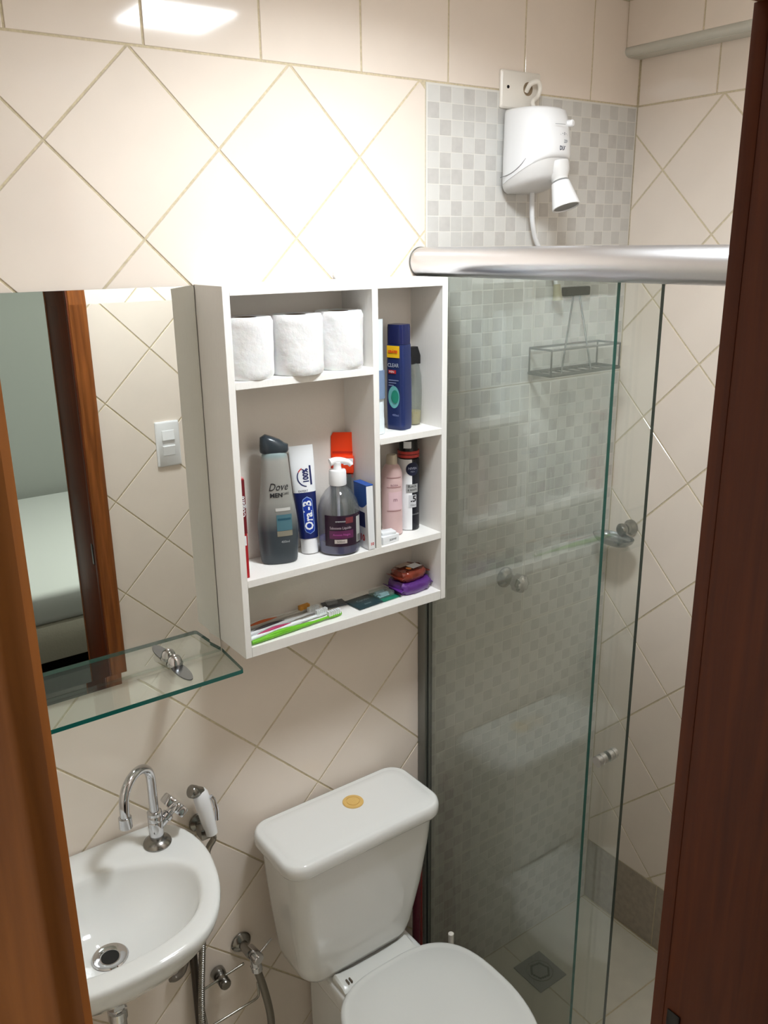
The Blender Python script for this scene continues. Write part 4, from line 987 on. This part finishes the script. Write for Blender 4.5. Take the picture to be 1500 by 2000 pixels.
bm = bmesh.new(); lathe(bm, [(.023, 0), (.023, .0015), (.0215, .003), (.0155, .003), (.0150, .0018), (.0140, .0018), (.0135, .0032), (.001, .0036)], (.014, -.083, .769), n=36); fin(bm, 'flush_button', M['button'], to, smooth=30)
# bowl
def seat_ring(k, z, dy=0, back=-.190, cx=.020):
    out = []; n_ = 64
    for i in range(n_):
        a = 2*PI*i/n_; c, s = math.cos(a), math.sin(a)
        hx = .178; hyf = .225; hyb = .185
        y = -.375 + (hyb if s > 0 else hyf)*math.copysign(abs(s)**(.667 if s > 0 else 1), s)*k
        x = hx*k*math.copysign(abs(c)**(.667 if s > 0 else .90), c)
        out.append(Vector((cx+x, min(y+dy, -.168 if k > .95 else 0), z)))
    return out
bm = bmesh.new(); rg = []
for z, k, dy in ((0, .62, .04), (.02, .60, .04), (.12, .52, .05), (.22, .60, .04), (.30, .78, .015), (.355, .93, .0), (.385, .965, 0), (.392, .955, 0)): rg.append(seat_ring(k, z, dy))
loft(bm, rg); box(bm, -.080, .115, -.215, -.010, .001, .36, .02, 3); box(bm, -.100, .125, -.240, -.012, .345, .403, .012, 3)
fin(bm, 'bowl', M['china'], to, smooth=50)
bm = bmesh.new(); loft(bm, [seat_ring(k, z) for z, k in ((.3935, .97), (.395, 1), (.404, 1.0), (.407, .985))]); fin(bm, 'seat_ring', M['seat'], to, smooth=50)
bm = bmesh.new(); loft(bm, [seat_ring(k, z) for z, k in ((.4078, .985), (.409, 1.005), (.417, 1.005), (.4215, .985), (.4225, .955), (.4215, .915), (.4230, .900), (.4262, .50), (.427, .1))]); fin(bm, 'seat_lid', M['seat'], to, smooth=60)
bm = bmesh.new(); rg = []
for x, dz in ((-.095, .004), (-.091, .010), (-.078, .006), (-.04, .002), (.03, .001), (.080, .004), (.098, .010), (.103, .004)):
    rg.append([Vector((x, y, z)) for y, z in ((-.152, .4035), (-.152, .410+dz), (-.158, .4135+dz), (-.190, .412+dz*.5), (-.200, .408), (-.200, .4035))])
loft(bm, rg); hgb = fin(bm, 'hinge_bar', M['seat'], to, smooth=40)
for x in (-.078, -.070): bx('hinge_slot', mat('hinge_dark', (96, 84, 70), .6), hgb, x-.0015, x+.0015, -.190, -.178, .4135, .4205)
# red squeegee and toilet brush in the corner behind the toilet
rq = empty('squeegee', (.527, -.050, 0), 'dark red squeegee handle standing between toilet and shower glass', 'squeegee')
bm = bmesh.new(); tube(bm, [(0, 0, .05), (.004, .010, .69)], .0125, 16); fin(bm, 'handle', M['red'], rq, smooth=60)
bm = bmesh.new(); tube(bm, [(-.018, -.012, .05), (-.006, -.004, .66)], .0100, 14); fin(bm, 'brace', mat('red_purple_plastic', (98, 22, 44), .25), rq, smooth=60)
bx('blade_holder', M['red'], rq, -.022, .004, -.09, .034, .018, .05, .005); bx('rubber_blade', M['black'], rq, -.012, -.006, -.088, .032, .0008, .018)
tbr = empty('toilet_brush', (.518, -.185, 0), 'white toilet brush handle poking up behind the seat', 'toilet brush')
bm = bmesh.new(); tube(bm, smooth_path([(0, 0, .10), (0, 0, .30), (0, 0, .372), (0, 0, .386)]), .0065, 14, rad=lambda t: .0068 if t < .93 else .0068*math.sqrt(max(.02, 1-((t-.93)/.07)**2))); fin(bm, 'handle', M['cream'], tbr, smooth=60)
bm = bmesh.new(); lathe(bm, [(.026, .001), (.030, .004), (.028, .11), (.018, .125), (.010, .13)], n=24); fin(bm, 'brush_cup', M['cream'], tbr, smooth=50)
# switch plate on the door wall, seen in the mirror
sw = empty('light_switch', (.391, YF, 1.368), 'white double light switch on the tiled wall, seen in the mirror', 'light switch')
bm = bmesh.new(); loft(bm, [[Vector((p.x, y, p.y)) for p in rrect(0, 0, hx, hy, .004, 0)] for y, hx, hy in ((.0005, .0365, .067), (.005, .0365, .067), (.008, .033, .0635))]); spl = fin(bm, 'plate', M['plastic'], sw, smooth=40)
for zc, s in ((.026, 1), (-.020, -1)):
    bm = bmesh.new(); loft(bm, [[Vector((-.019, .0075, zc-.0145)), Vector((.019, .0075, zc-.0145)), Vector((.019, .0075, zc+.0145)), Vector((-.019, .0075, zc+.0145))], [Vector((-.018, .0095+.0035*(s > 0), zc-.0135)), Vector((.018, .0095+.0035*(s > 0), zc-.0135)), Vector((.018, .0095+.0035*(s < 0), zc+.0135)), Vector((-.018, .0095+.0035*(s < 0), zc+.0135))]]); fin(bm, 'rocker', M['plastic'], spl)
